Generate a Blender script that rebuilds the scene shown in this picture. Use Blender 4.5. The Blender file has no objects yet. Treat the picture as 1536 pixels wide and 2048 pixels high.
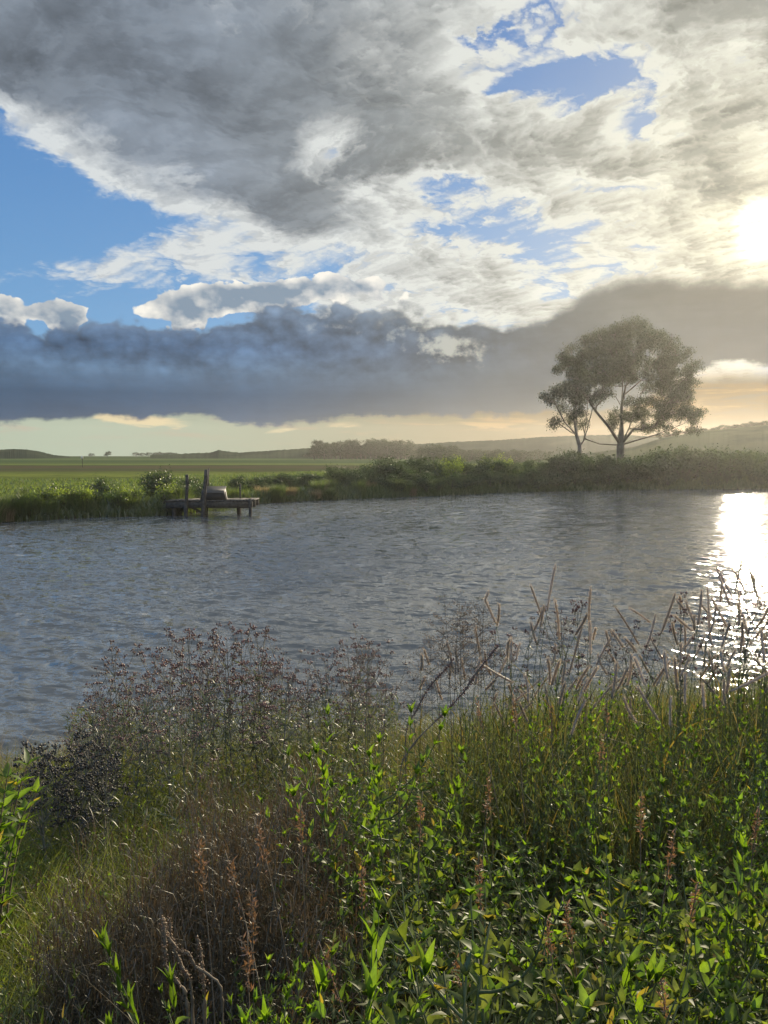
import bpy, math, random
import numpy as np

# ------------------------------------------------------------------ camera, sun, exposure
S = bpy.context.scene
COL = S.collection
R = math.radians
EYE = np.array([0.0, 0.0, 3.9])
PITCH = R(4.4)
F = 1547.0

cam_data = bpy.data.cameras.new('camera')
cam = bpy.data.objects.new('camera', cam_data)
COL.objects.link(cam)
cam.location = EYE
cam.rotation_euler = (R(90) - PITCH, 0, 0)
cam_data.sensor_fit = 'VERTICAL'
cam_data.sensor_height = 24
cam_data.lens = 24 * F / 2048
cam_data.clip_start = 0.05
cam_data.clip_end = 20000
S.camera = cam

SUN_AZ, SUN_EL = 25.6, 14.3          # degrees, azimuth clockwise from +Y
sun_dir = (math.sin(R(SUN_AZ)) * math.cos(R(SUN_EL)), math.cos(R(SUN_AZ)) * math.cos(R(SUN_EL)), math.sin(R(SUN_EL)))
sun_data = bpy.data.lights.new('sun', 'SUN')
sun_data.energy = 5.0
sun_data.angle = R(0.5)
sun_data.color = (1.0, 0.86, 0.66)
sun = bpy.data.objects.new('sun', sun_data)
COL.objects.link(sun)
from mathutils import Vector
sun.rotation_euler = Vector(sun_dir).to_track_quat('Z', 'Y').to_euler()

S.view_settings.view_transform = 'Standard'
S.view_settings.look = 'None'
S.view_settings.exposure = 1.0
S.view_settings.gamma = 1.0
S.render.engine = 'CYCLES'
S.cycles.use_denoising = True
S.cycles.max_bounces = 8
S.cycles.diffuse_bounces = 3
S.cycles.glossy_bounces = 3
S.cycles.transmission_bounces = 6
S.cycles.transparent_max_bounces = 8
S.cycles.volume_bounces = 0
S.cycles.sample_clamp_indirect = 4.0
S.cycles.caustics_reflective = False
S.cycles.caustics_refractive = False


def ray(px, py):
    """direction of a photo pixel (1536 x 2048), y component = 1"""
    X = (px - 768) / F
    Y = -(py - 1024) / F
    c, s = math.cos(PITCH), math.sin(PITCH)
    fy = c + Y * s
    return X / fy, (Y * c - s) / fy


def at(px, py, d):
    """point seen at a photo pixel, d metres ahead"""
    x, z = ray(px, py)
    return np.array([x * d, d, EYE[2] + z * d])


def azel(px, py):
    x, z = ray(px, py)
    return math.degrees(math.atan2(x, 1)), math.degrees(math.atan2(z, math.hypot(x, 1)))


# ------------------------------------------------------------------ node expressions
class E:
    """a shader socket with operators"""
    def __init__(self, t, s):
        self.t, self.s = t, s
    def _m(self, op, b=None, c=None, clamp=False):
        n = self.t.nodes.new('ShaderNodeMath')
        n.operation = op
        n.use_clamp = clamp
        for i, v in enumerate((self, b, c)):
            if v is None:
                continue
            if isinstance(v, E):
                self.t.links.new(v.s, n.inputs[i])
            else:
                n.inputs[i].default_value = v
        return E(self.t, n.outputs[0])
    def __add__(self, o): return self._m('ADD', o)
    __radd__ = __add__
    def __mul__(self, o): return self._m('MULTIPLY', o)
    __rmul__ = __mul__
    def __sub__(self, o): return self._m('SUBTRACT', o)
    def __rsub__(self, o): return (self * -1.0) + o
    def __truediv__(self, o): return self._m('DIVIDE', o)
    def __neg__(self): return self * -1.0
    def pow(self, o): return self._m('POWER', o)
    def abs(self): return self._m('ABSOLUTE')
    def min(self, o): return self._m('MINIMUM', o)
    def max(self, o): return self._m('MAXIMUM', o)
    def smin(self, o, k): return self._m('SMOOTH_MIN', o, k)
    def exp(self): return self._m('EXPONENT')
    def sat(self): return self._m('ADD', 0.0, clamp=True)
    def ss(self, a, b, lo=0.0, hi=1.0):
        n = self.t.nodes.new('ShaderNodeMapRange')
        n.interpolation_type = 'SMOOTHSTEP'
        self.t.links.new(self.s, n.inputs['Value'])
        for k, v in (('From Min', a), ('From Max', b), ('To Min', lo), ('To Max', hi)):
            if isinstance(v, E): self.t.links.new(v.s, n.inputs[k])
            else: n.inputs[k].default_value = v
        return E(self.t, n.outputs[0])


class G:
    """helpers bound to one node tree"""
    def __init__(self, t):
        self.t = t
    def n(self, kind, **kw):
        o = self.t.nodes.new('ShaderNode' + kind)
        for k, v in kw.items():
            setattr(o, k, v)
        return o
    def put(self, sock, v):
        if isinstance(v, E): self.t.links.new(v.s, sock)
        elif hasattr(v, 'is_output'): self.t.links.new(v, sock)
        else: sock.default_value = v
    def vec(self, x, y, z=0.0):
        o = self.n('CombineXYZ')
        for i, v in enumerate((x, y, z)):
            self.put(o.inputs[i], v)
        return E(self.t, o.outputs[0])
    def noise(self, v, scale, detail=4, rough=0.5, dist=0.0, color=False, lac=2.0):
        o = self.n('TexNoise')
        self.put(o.inputs['Vector'], v)
        o.inputs['Scale'].default_value = scale
        o.inputs['Detail'].default_value = detail
        o.inputs['Roughness'].default_value = rough
        o.inputs['Lacunarity'].default_value = lac
        o.inputs['Distortion'].default_value = dist
        return E(self.t, o.outputs['Color' if color else 0])
    def sep(self, v):
        o = self.n('SeparateXYZ')
        self.put(o.inputs[0], v)
        return [E(self.t, o.outputs[i]) for i in range(3)]
    def mix(self, f, a, b):
        o = self.n('Mix', data_type='RGBA')
        o.clamp_factor = True
        self.put(o.inputs[0], f)
        for i, v in ((6, a), (7, b)):
            if isinstance(v, tuple): v = (*v, 1.0) if len(v) == 3 else v
            self.put(o.inputs[i], v)
        return E(self.t, o.outputs[2])
    def scale(self, c, f):
        o = self.n('VectorMath', operation='SCALE')
        self.put(o.inputs[0], c)
        self.put(o.inputs['Scale'], f)
        return E(self.t, o.outputs[0])
    def addc(self, a, b):
        o = self.n('VectorMath', operation='ADD')
        self.put(o.inputs[0], a)
        self.put(o.inputs[1], b)
        return E(self.t, o.outputs[0])
    def ramp(self, f, stops, mode='LINEAR'):
        o = self.n('ValToRGB')
        o.color_ramp.interpolation = mode
        el = o.color_ramp.elements
        while len(el) > 1: el.remove(el[-1])
        for i, (p, c) in enumerate(stops):
            e = el[0] if i == 0 else el.new(p)
            e.position = p
            e.color = (*c, 1.0) if len(c) == 3 else c
        self.put(o.inputs[0], f)
        return E(self.t, o.outputs[0])
    def curve(self, x, pts, x0, x1, y0, y1):
        """smooth function through pts, x in x0..x1, y in y0..y1"""
        o = self.n('FloatCurve')
        cv = o.mapping.curves[0]
        pts = [((a - x0) / (x1 - x0), (b - y0) / (y1 - y0)) for a, b in pts]
        while len(cv.points) < len(pts): cv.points.new(0.5, 0.5)
        for p, q in zip(cv.points, pts): p.location = q
        o.mapping.update()
        self.put(o.inputs['Value'], ((x - x0) / (x1 - x0)).sat())
        return E(self.t, o.outputs[0]) * (y1 - y0) + y0


def srgb(r, g, b):
    f = lambda c: (c / 255 / 12.92) if c <= 10 else ((c / 255 + 0.055) / 1.055) ** 2.4
    return (f(r), f(g), f(b))


# ------------------------------------------------------------------ sky
world = bpy.data.worlds.new('World')
S.world = world
world.use_nodes = True
world.cycles.sampling_method = 'MANUAL'
world.cycles.sample_map_resolution = 256
WT = world.node_tree
WT.nodes.clear()
SKY_STRENGTH = 0.1


def build_sky():
    g = G(WT)
    tc = g.n('TexCoord')
    d = E(WT, tc.outputs['Generated'])
    dx, dy, dz = g.sep(d)
    K = 180 / math.pi
    A = dx._m('ARCTAN2', dy) * K
    El = dz._m('ARCSINE') * K
    sky = g.n('TexSky', sky_type='NISHITA')
    sky.sun_disc = False
    sky.sun_elevation = R(SUN_EL)
    sky.sun_rotation = R(SUN_AZ)
    sky.dust_density = 0.6
    sky.ozone_density = 2.0
    # angle from the sun
    dp = g.n('VectorMath', operation='DOT_PRODUCT')
    g.put(dp.inputs[0], d)
    dp.inputs[1].default_value = sun_dir
    ang = E(WT, dp.outputs['Value'])._m('ARCCOSINE') * K

    # ragged coordinates
    P0 = g.vec(A * 0.1, El * 0.16)
    wn = g.sep(g.noise(P0, 1.1, 7, 0.62, color=True))
    A1 = A + (wn[0] - 0.5) * 8.5
    E1 = El + (wn[1] - 0.5) * 6.0

    def blobs(items, a, e):
        tot = None
        for (px, py, rx, ry, rot, amp) in items:
            ca, ce = azel(px, py)
            cr, sr = math.cos(R(rot)), math.sin(R(rot))
            u, v = a - ca, e - ce
            rx *= 0.037 * 1.25
            ry *= 0.037 * 1.25
            uu = (u * (cr / rx)) + (v * (-sr / rx))
            vv = (u * (sr / ry)) + (v * (cr / ry))
            q = (1.0 - (uu * uu + vv * vv)).max(0.0)
            q = q * q * amp
            tot = q if tot is None else tot + q
        return tot

    def line(p, q, a, e):
        """degrees above the line p-q (pixels)"""
        a0, e0 = azel(*p)
        a1, e1 = azel(*q)
        L = math.hypot(a1 - a0, e1 - e0)
        nx, ny = -(e1 - e0) / L, (a1 - a0) / L
        return (a - a0) * nx + (e - e0) * ny

    # ---------- deck of broken cloud, lit from behind
    zz = dz.max(0.0) + 0.16
    den = g.vec(dx / zz, dy / zz, 0.0)
    def deck_noise(v):
        n1 = g.noise(v, 2.4, 8, 0.60, 0.2)
        vo = g.n('TexVoronoi', voronoi_dimensions='2D', feature='F1')
        vo.inputs['Scale'].default_value = 7.5
        vo.inputs['Detail'].default_value = 2.0
        vo.inputs['Roughness'].default_value = 0.6
        vo.inputs['Lacunarity'].default_value = 2.3
        g.put(vo.inputs['Vector'], g.addc(v, g.scale(g.vec(n1, n1 * -1.0, 0.0), 0.55)))
        cell = 0.62 - E(WT, vo.outputs['Distance'])
        return (n1 - 0.5) * 4.4 + cell * 1.3, n1, cell
    nz, n1, cell = deck_noise(den)
    off = g.addc(den, (0.022, 0.045, 0.0))
    nz2, _, _ = deck_noise(off)
    gap = line((0, 252), (360, 432), A1, E1)                 # >0 above: cloud
    wedge = (-line((110, 528), (380, 440), A1, E1)).smin(line((110, 552), (620, 560), A1, E1), 0.5)
    M = gap.smin(2.2, 1.0).max(wedge.smin(0.9, 0.4)) * 0.34
    M = M.max(((A1 - azel(620, 500)[0]) * 0.25).min(0.47)).max(-1.2)
    M = M + blobs([
        (170, 60, 520, 190, 0, 0.62), (420, 230, 420, 150, 14, 0.66), (600, 120, 330, 150, 0, 0.25),
        (860, 265, 210, 75, 3, 0.62), (590, 400, 230, 55, 20, 0.55), (700, 30, 300, 80, 0, 0.12),
        (1130, 330, 260, 60, 0, 0.22), (1430, 380, 170, 40, 0, 0.30), (1450, 120, 200, 200, 0, 0.1),
        (640, 290, 100, 52, -22, -0.62), (680, 312, 45, 22, -30, -0.35), (560, 480, 330, 60, 4, -0.05),
        (1000, 450, 170, 66, 5, -0.95), (1090, 500, 60, 40, 0, -0.5), (860, 378, 120, 20, 3, -0.6), (720, 358, 70, 12, 0, -0.5),
        (1230, 140, 160, 42, -8, -0.85), (1040, 155, 90, 22, -8, -0.7), (965, 62, 80, 12, 8, -0.7), (1275, 238, 60, 34, -25, -0.7),
        (980, 100, 190, 80, 0, -0.25), (1150, 480, 220, 60, 0, -0.12), (1480, 470, 90, 60, 0, -0.25),
    ], A1, E1)
    T = M + nz * (0.36 + A.ss(-6.0, 14.0) * 0.30)
    lit = ((nz - nz2) * 0.9 + 0.5).ss(-0.1, 1.1)
    alpha = T.ss(-0.22, 0.34)
    near = (ang * (-1 / 17.0)).exp()
    thick = T.ss(0.16, 1.30)
    bright = g.mix(near, srgb(204, 210, 214), srgb(238, 232, 204))
    dark = g.mix(ang.ss(6.0, 42.0), srgb(144, 144, 134), srgb(120, 130, 142))
    deep = M.ss(0.45, 1.5)
    dcol = g.mix((thick * 1.10 - (lit - 0.5) * (0.62 - deep * 0.50) - 0.06).sat(), bright, dark)
    dcol = g.scale(dcol, (((n1 - 0.5) * -1.7 + (wn[2] - 0.5) * -1.2 + (lit - 0.5) * 0.22) * deep) + 1.0)
    core = (ang * ang * (-1 / 1.9)).exp()
    halo = (ang * (-1 / 4.0)).exp()
    warm = g.scale((1.0, 0.86, 0.56), core * (2.6 - thick * 2.4 + nz * -0.8).max(0.1) + halo * 0.32 * (1.0 - thick * 0.7))
    dcol = g.addc(dcol, warm)

    blue = g.mix(0.75, g.scale(sky.outputs['Color'], SKY_STRENGTH * 0.9),
                 g.mix((El * (1 / 32.0)).sat(), srgb(112, 168, 214), srgb(58, 114, 186)))
    blue = g.mix((near * 1.15 - 0.25).sat(), blue, srgb(150, 166, 180))
    blue = g.addc(blue, g.scale((1.0, 0.86, 0.56), core * 1.5 + halo * 0.4))
    col = g.mix(alpha, blue, dcol)

    # ---------- cumulus behind the bank
    Pb = g.vec(A * 0.22, El * 0.30)
    b1 = g.noise(Pb, 0.9, 6, 0.55)
    b2 = g.noise(g.addc(Pb, (0.05, 0.13, 0.0)), 0.9, 6, 0.55)
    vo = g.n('TexVoronoi', feature='SMOOTH_F1')
    vo.inputs['Scale'].default_value = 2.3
    vo.inputs['Detail'].default_value = 2.0
    vo.inputs['Roughness'].default_value = 0.45
    vo.inputs['Smoothness'].default_value = 0.25
    g.put(vo.inputs['Vector'], g.vec(A * 0.22 + b1 * 0.5, El * 0.30 + b2 * 0.5))
    puff = 0.66 - E(WT, vo.outputs['Distance'])
    pf = blobs([(0, 622, 62, 40, 0, 1.3), (110, 628, 50, 46, 0, 1.3), (155, 634, 34, 36, 0, 1.2), (370, 620, 110, 52, 0, 1.3),
                (480, 598, 120, 36, 0, 1.2), (560, 580, 130, 30, 0, 1.0), (690, 580, 160, 40, 0, 1.0)],
               A + (b1 - 0.5) * 4.0, El + (b2 - 0.5) * 3.6)
    pf = pf + puff * 0.8
    pa = pf.ss(0.40, 0.52)
    pcol = g.mix(((b1 - b2) * 3.0 + puff * 1.4 + 1.0 - (pf - 0.4) * 0.75).sat(), srgb(128, 146, 164), srgb(240, 236, 226))
    col = g.mix(pa, col, pcol)

    # ---------- horizon glow under the bank
    hcol = g.mix(A.ss(-24.0, 20.0), srgb(170, 182, 162), srgb(112, 88, 50))
    sn = g.noise(g.vec(A * 0.11, El * 0.9), 1.5, 6, 0.6, 0.3)
    hcol = g.mix(sn.ss(0.50, 0.68) * El.ss(0.0, 2.2) * 0.8, hcol, g.mix(A.ss(-24.0, 20.0), srgb(184, 170, 154), srgb(158, 124, 70)))
    hcol = g.mix(sn.ss(0.52, 0.40) * El.ss(2.0, 3.4) * 0.75, hcol, srgb(92, 86, 74))
    col = g.mix(El.ss(6.0, 4.4), col, hcol)

    st = blobs([(290, 842, 110, 14, 3, 1.2), (215, 836, 30, 10, 0, 0.8), (560, 862, 50, 10, -10, 0.7), (690, 850, 60, 12, 0, 0.6), (960, 848, 120, 8, 0, 0.8)], A, El + (sn - 0.5) * 1.2)
    col = g.mix((st * 0.9 + (sn - 0.5) * st.min(1.0) * 3.0).ss(0.25, 0.8) * 0.85, col, g.mix(A.ss(-10.0, 12.0), srgb(226, 206, 164), srgb(170, 140, 90)))
    # ---------- the dark bank
    top_pts = [(0, 622), (90, 640), (200, 634), (260, 632), (380, 645), (520, 606), (640, 604), (760, 612), (900, 622), (1020, 628), (1130, 588), (1240, 540), (1400, 538), (1536, 540)]
    top_c = [azel(*p) for p in top_pts]
    Et = g.curve(A, [(-40, 9.6)] + top_c + [(45, 12.5)], -40, 45, 0, 20)
    bot_pts = [(0, 845), (200, 838), (420, 842), (520, 852), (700, 838), (900, 836), (1100, 832), (1240, 822), (1360, 760), (1420, 738), (1536, 732)]
    bot_c = [azel(*p) for p in bot_pts]
    Eb = g.curve(A, [(-40, 2.2)] + bot_c + [(45, 6.0)], -40, 45, 0, 20)
    billow = (b1 - 0.5) * 3.4
    fine = g.noise(g.vec(A * 0.5, El * 0.6), 1.6, 5, 0.6)
    soft = A.ss(2.0, 16.0)
    dt = Et + billow * (1.0 - soft * 0.6) + puff * (1.3 - soft * 1.1) + (fine - 0.5) * 0.8 - El
    db = El - Eb + (fine - 0.5) * 0.9 + (b1 - 0.5) * 1.6 + (sn - 0.5) * 1.1
    ba = dt.ss(-0.1, soft * 0.9 + 0.55) * db.ss(-0.05, 0.42)
    h = ((El - 2.4) / 8.0).sat()
    bl = g.ramp(h, [(0.0, srgb(54, 80, 110)), (0.22, srgb(58, 86, 116)), (0.42, srgb(90, 118, 148)), (0.62, srgb(80, 108, 142)), (1.0, srgb(108, 130, 156))])
    br = g.ramp(h, [(0.0, srgb(82, 92, 98)), (0.3, srgb(78, 87, 93)), (0.7, srgb(88, 94, 96)), (1.0, srgb(104, 106, 102))])
    bcol = g.mix(A.ss(-16.0, 20.0), bl, br)
    rel = (b1 - b2) * 2.2 + (fine - 0.5) * 0.4 + puff * 0.45 - 0.03
    bcol = g.scale(bcol, (wn[2] - 0.5) * 0.9 + (sn - 0.5) * 0.35 + 1.0)
    bcol = g.scale(bcol, (rel * (El.ss(4.0, 7.0) * 0.9 + 0.1) * (1.15 - soft)) * 1.0 + 1.0)
    rim = dt.ss(0.9, 0.1) * (A.ss(-3.0, 6.0) * 0.8 + 0.12)
    bcol = g.mix(rim * 0.7, bcol, g.mix(near, srgb(190, 196, 196), srgb(250, 240, 205)))
    # breaks in the bank with bright cloud seen through them
    hole = blobs([(880, 690, 120, 44, 8, 1.1), (930, 725, 60, 26, 20, 0.9), (700, 655, 160, 20, 0, 0.6), (1050, 655, 60, 20, 0, 0.7), (1000, 590, 200, 26, -8, 0.9)], A1, E1)
    hole = (hole * 0.8 + ((fine - 0.5) * 2.6 + (b1 - 0.5) * 3.0) * hole.min(1.0) * 1.4).ss(0.35, 1.2)
    bcol = g.mix(hole * 0.75, bcol, g.mix(near, srgb(176, 184, 184), srgb(216, 208, 176)))
    bcol = g.addc(bcol, g.scale((1.0, 0.86, 0.56), halo * 0.08 + core * 0.15))
    col = g.mix(ba, col, bcol)

    # unseen sky beside and behind the camera, brightened as added fill for the foreground
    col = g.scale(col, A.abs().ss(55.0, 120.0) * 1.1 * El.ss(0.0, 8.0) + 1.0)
    # what one never sees: below the horizon
    col = g.mix(El.ss(-0.3, -1.5), col, (0.05, 0.06, 0.05))
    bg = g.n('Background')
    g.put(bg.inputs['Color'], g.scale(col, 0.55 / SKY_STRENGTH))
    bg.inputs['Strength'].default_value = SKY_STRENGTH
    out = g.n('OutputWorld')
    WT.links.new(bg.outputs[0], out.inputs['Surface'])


build_sky()


# ------------------------------------------------------------------ mesh helpers
RNG = np.random.default_rng(7)
random.seed(7)


class MB:
    """collects vertices and faces, builds one mesh"""
    def __init__(self):
        self.v, self.q, self.t, self.n = [], [], [], 0
    def add(self, v, q=None, t=None):
        v = np.asarray(v, float).reshape(-1, 3)
        if q is not None and len(q): self.q.append(np.asarray(q, int).reshape(-1, 4) + self.n)
        if t is not None and len(t): self.t.append(np.asarray(t, int).reshape(-1, 3) + self.n)
        self.v.append(v)
        self.n += len(v)
    def mesh(self, name, mat, smooth=True):
        v = np.concatenate(self.v)
        q = np.concatenate(self.q) if self.q else np.zeros((0, 4), int)
        t = np.concatenate(self.t) if self.t else np.zeros((0, 3), int)
        me = bpy.data.meshes.new(name)
        me.vertices.add(len(v))
        me.vertices.foreach_set('co', v.astype(np.float32).ravel())
        nl = len(q) * 4 + len(t) * 3
        me.loops.add(nl)
        me.loops.foreach_set('vertex_index', np.concatenate([q.ravel(), t.ravel()]).astype(np.int32))
        me.polygons.add(len(q) + len(t))
        st = np.concatenate([np.arange(len(q)) * 4, len(q) * 4 + np.arange(len(t)) * 3]).astype(np.int32)
        me.polygons.foreach_set('loop_start', st)
        if smooth: me.polygons.foreach_set('use_smooth', np.ones(len(q) + len(t), bool))
        me.update(calc_edges=True)
        me.materials.append(mat)
        return me


def unit(v):
    v = np.asarray(v, float)
    return v / np.maximum(np.linalg.norm(v, axis=-1, keepdims=True), 1e-9)


def tube(mb, pts, rad, k=6, cap=True):
    pts = np.asarray(pts, float)
    n = len(pts)
    rad = np.broadcast_to(rad, (n,))
    tg = unit(np.gradient(pts, axis=0))
    ref = np.array([0.31, 0.92, 0.24]) if abs(tg[0] @ np.array([0.31, 0.92, 0.24])) < 0.9 else np.array([1.0, 0, 0])
    s = unit(np.cross(tg, ref))
    b = np.cross(tg, s)
    a = np.linspace(0, 2 * np.pi, k, endpoint=False)
    ring = pts[:, None] + rad[:, None, None] * (np.cos(a)[None, :, None] * s[:, None] + np.sin(a)[None, :, None] * b[:, None])
    i, j = np.meshgrid(np.arange(n - 1), np.arange(k), indexing='ij')
    q = np.stack([i * k + j, i * k + (j + 1) % k, (i + 1) * k + (j + 1) % k, (i + 1) * k + j], -1).reshape(-1, 4)
    t = []
    if cap and k >= 3:
        t = [(0, m + 1, m) for m in range(1, k - 1)] + [((n - 1) * k, (n - 1) * k + m, (n - 1) * k + m + 1) for m in range(1, k - 1)]
    mb.add(ring.reshape(-1, 3), q, t)


def box(mb, c, size, rz=0.0, tilt=0.0):
    sx, sy, sz = [0.5 * s for s in size]
    v = np.array([(x, y, z) for z in (-sz, sz) for y in (-sy, sy) for x in (-sx, sx)], float)
    ct, st = math.cos(tilt), math.sin(tilt)
    v = np.stack([v[:, 0] * ct + v[:, 2] * st, v[:, 1], -v[:, 0] * st + v[:, 2] * ct], -1)
    cr, sr = math.cos(rz), math.sin(rz)
    v = np.stack([v[:, 0] * cr - v[:, 1] * sr, v[:, 0] * sr + v[:, 1] * cr, v[:, 2]], -1) + np.asarray(c)
    mb.add(v, [(0, 2, 3, 1), (4, 5, 7, 6), (0, 1, 5, 4), (2, 6, 7, 3), (0, 4, 6, 2), (1, 3, 7, 5)])


LEAF_T = np.array([0.0, 0.14, 0.36, 0.66, 1.0])
LEAF_W = np.array([0.10, 0.72, 1.0, 0.62, 0.02])


def leaves(mb, base, d, up, L, W, fold=0.25, droop=0.25, rng=RNG, simple=False):
    """pointed leaves: base (n,3), direction d, blade normal up, length, width"""
    base, d, up = np.asarray(base, float), unit(d), np.asarray(up, float)
    n = len(base)
    s = unit(np.cross(d, up))
    nn = np.cross(s, d)
    L = np.broadcast_to(L, (n,))
    W = np.broadcast_to(W, (n,))
    dr = droop * (0.4 + rng.random(n) * 1.2)
    T, WW = (LEAF_T, LEAF_W) if not simple else (np.array([0, 0.42, 1.0]), np.array([0.12, 1.0, 0.03]))
    m = len(T)
    P = base[:, None] + d[:, None] * (L[:, None] * T)[:, :, None] - nn[:, None] * (L[:, None] * dr[:, None] * T ** 2)[:, :, None]
    hw = 0.5 * W[:, None] * WW
    lift = nn[:, None] * (hw * fold)[:, :, None]
    side = s[:, None] * hw[:, :, None]
    if simple:
        V = np.stack([P - side, P + side], 2)
        k = 2
    else:
        V = np.stack([P - side + lift, P, P + side + lift], 2)
        k = 3
    V = V.reshape(-1, 3)
    b = np.arange(n)[:, None, None] * (m * k)
    i = np.arange(m - 1)[None, :, None] * k
    j = np.arange(k - 1)[None, None, :]
    a = (b + i + j)
    q = np.stack([a, a + 1, a + k + 1, a + k], -1).reshape(-1, 4)
    mb.add(V, q)


def blades(mb, base, h, w, az, bend, seg=4, rng=RNG, side=None):
    """curved grass blades"""
    base = np.asarray(base, float)
    n = len(base)
    h, w, bend = [np.broadcast_to(v, (n,)) for v in (h, w, bend)]
    t = np.linspace(0, 1, seg + 1)
    dirh = np.stack([np.cos(az), np.sin(az), np.zeros(n)], -1)
    P = base[:, None] + dirh[:, None] * (h * bend)[:, None, None] * (t ** 2)[None, :, None]
    P = P + np.array([0, 0, 1.0]) * (h[:, None] * (t[None] - 0.42 * np.minimum(bend, 1.6)[:, None] * t[None] ** 2.5))[:, :, None]
    sa = rng.random(n) * 6.283 if side is None else side
    sv = np.stack([np.cos(sa), np.sin(sa), np.zeros(n)], -1)
    ww = 0.5 * w[:, None] * np.maximum(1 - t[None] ** 1.7, 0.03)
    V = np.stack([P - sv[:, None] * ww[:, :, None], P + sv[:, None] * ww[:, :, None]], 2).reshape(-1, 3)
    b = np.arange(n)[:, None] * (2 * (seg + 1))
    i = np.arange(seg)[None] * 2
    a = b + i
    q = np.stack([a, a + 1, a + 3, a + 2], -1).reshape(-1, 4)
    mb.add(V, q)


def bez(p0, p1, p2, n=6):
    t = np.linspace(0, 1, n)[:, None]
    return (1 - t) ** 2 * np.asarray(p0) + 2 * t * (1 - t) * np.asarray(p1) + t ** 2 * np.asarray(p2)


def link(name, me, parent=None, loc=None):
    o = bpy.data.objects.new(name, me)
    COL.objects.link(o)
    if parent is not None: o.parent = parent
    if loc is not None: o.location = loc
    return o


def tag(o, label=None, cat=None, group=None, kind=None):
    if label: o['label'] = label
    if cat: o['category'] = cat
    if group: o['group'] = group
    if kind: o['kind'] = kind
    elif cat: o['kind'] = 'thing'
    return o


def root(name, loc, label, cat, group=None, rz=0.0, sc=1.0):
    o = bpy.data.objects.new(name, None)
    o.empty_display_size = 0.2
    COL.objects.link(o)
    o.location = loc
    o.rotation_euler = (0, 0, rz)
    o.scale = (sc, sc, sc)
    return tag(o, label, cat, group)


def make(name, parts, loc, label, cat, group=None, rz=0.0, sc=1.0, tilt=(0, 0)):
    """a thing whose parts share ready meshes: parts = [(part name, mesh), ...]"""
    r = root(name, loc, label, cat, group, rz, sc)
    r.rotation_euler = (tilt[0], tilt[1], rz)
    for pn, me in parts:
        link(pn, me, r)
    return r


# ------------------------------------------------------------------ materials
def material(name):
    m = bpy.data.materials.new(name)
    m.use_nodes = True
    m.node_tree.nodes.clear()
    return m, G(m.node_tree)


def finish(m, g, shader, disp=None):
    o = g.n('OutputMaterial')
    m.node_tree.links.new(shader, o.inputs['Surface'])


def mat_leaf(name, c1, c2, trans=0.45, tcol=None, rough=0.45, gloss=0.05, dead=0.0):
    """thin green blade or leaf: reflects, and lets the sun through"""
    m, g = material(name)
    t = m.node_tree
    geo = g.n('NewGeometry')
    col = g.mix(E(t, geo.outputs['Random Per Island']), c1, c2)
    rnd = E(t, geo.outputs['Random Per Island'])
    tc = g.n('TexCoord')
    spot = g.noise(E(t, tc.outputs['Object']), 55.0, 3, 0.6)
    col = g.scale(col, spot.ss(0.3, 0.7, 0.78, 1.15))
    if dead: col = g.mix(rnd.ss(1.0 - dead, 1.0 - dead * 0.5) * 0.9, col, (0.16, 0.115, 0.035))
    ob = g.n('ObjectInfo')
    col = g.scale(col, E(t, ob.outputs['Random']) * 0.5 + 0.75)
    d = g.n('BsdfDiffuse')
    g.put(d.inputs['Color'], col)
    tr = g.n('BsdfTranslucent')
    k = tcol or (1.5, 1.7, 0.7)
    o = g.n('VectorMath', operation='MULTIPLY')
    g.put(o.inputs[0], col)
    o.inputs[1].default_value = k
    g.put(tr.inputs['Color'], E(t, o.outputs[0]))
    mx = g.n('MixShader')
    mx.inputs[0].default_value = trans
    t.links.new(d.outputs[0], mx.inputs[1])
    t.links.new(tr.outputs[0], mx.inputs[2])
    gl = g.n('BsdfGlossy')
    gl.inputs['Roughness'].default_value = rough
    gl.inputs['Color'].default_value = (0.9, 0.9, 0.85, 1)
    mg = g.n('MixShader')
    mg.inputs[0].default_value = gloss
    t.links.new(mx.outputs[0], mg.inputs[1])
    t.links.new(gl.outputs[0], mg.inputs[2])
    finish(m, g, mg.outputs[0])
    return m


def mat_bark(name, c1, c2, scale=8.0, rough=0.8):
    m, g = material(name)
    t = m.node_tree
    tc = g.n('TexCoord')
    v = E(t, tc.outputs['Object'])
    n = g.noise(v, scale, 5, 0.6)
    p = g.n('BsdfPrincipled')
    g.put(p.inputs['Base Color'], g.mix(n.ss(0.3, 0.7), c1, c2))
    p.inputs['Roughness'].default_value = rough
    p.inputs['Specular IOR Level'].default_value = 0.25
    b = g.n('Bump')
    b.inputs['Strength'].default_value = 0.5
    b.inputs['Distance'].default_value = 0.01
    g.put(b.inputs['Height'], n)
    t.links.new(b.outputs[0], p.inputs['Normal'])
    finish(m, g, p.outputs[0])
    return m


# ------------------------------------------------------------------ lie of the land
NEAR_X = [-400, -30, -9, -6.5, -4.7, -3.2, -1, 2, 6, 12, 30, 400]
NEAR_Y = [-20, 2, 7.0, 8.4, 9.3, 9.9, 10.2, 10.9, 11.8, 13.2, 15, 15]
_fp = [(-700, 1115), (-350, 1075), (0, 1046), (180, 1036), (360, 1030), (460, 1013), (560, 1005), (680, 999), (800, 995), (950, 988), (1100, 983), (1300, 979), (1536, 978), (1750, 977)]
FAR_X, FAR_Y = [], []
for _p in _fp:
    _x, _z = ray(*_p)
    _d = -EYE[2] / _z
    FAR_X.append(_x * _d)
    FAR_Y.append(_d)
FAR_X = [-400, -60] + FAR_X + [120, 500]
FAR_Y = [14, 26] + FAR_Y + [86, 80]


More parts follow.
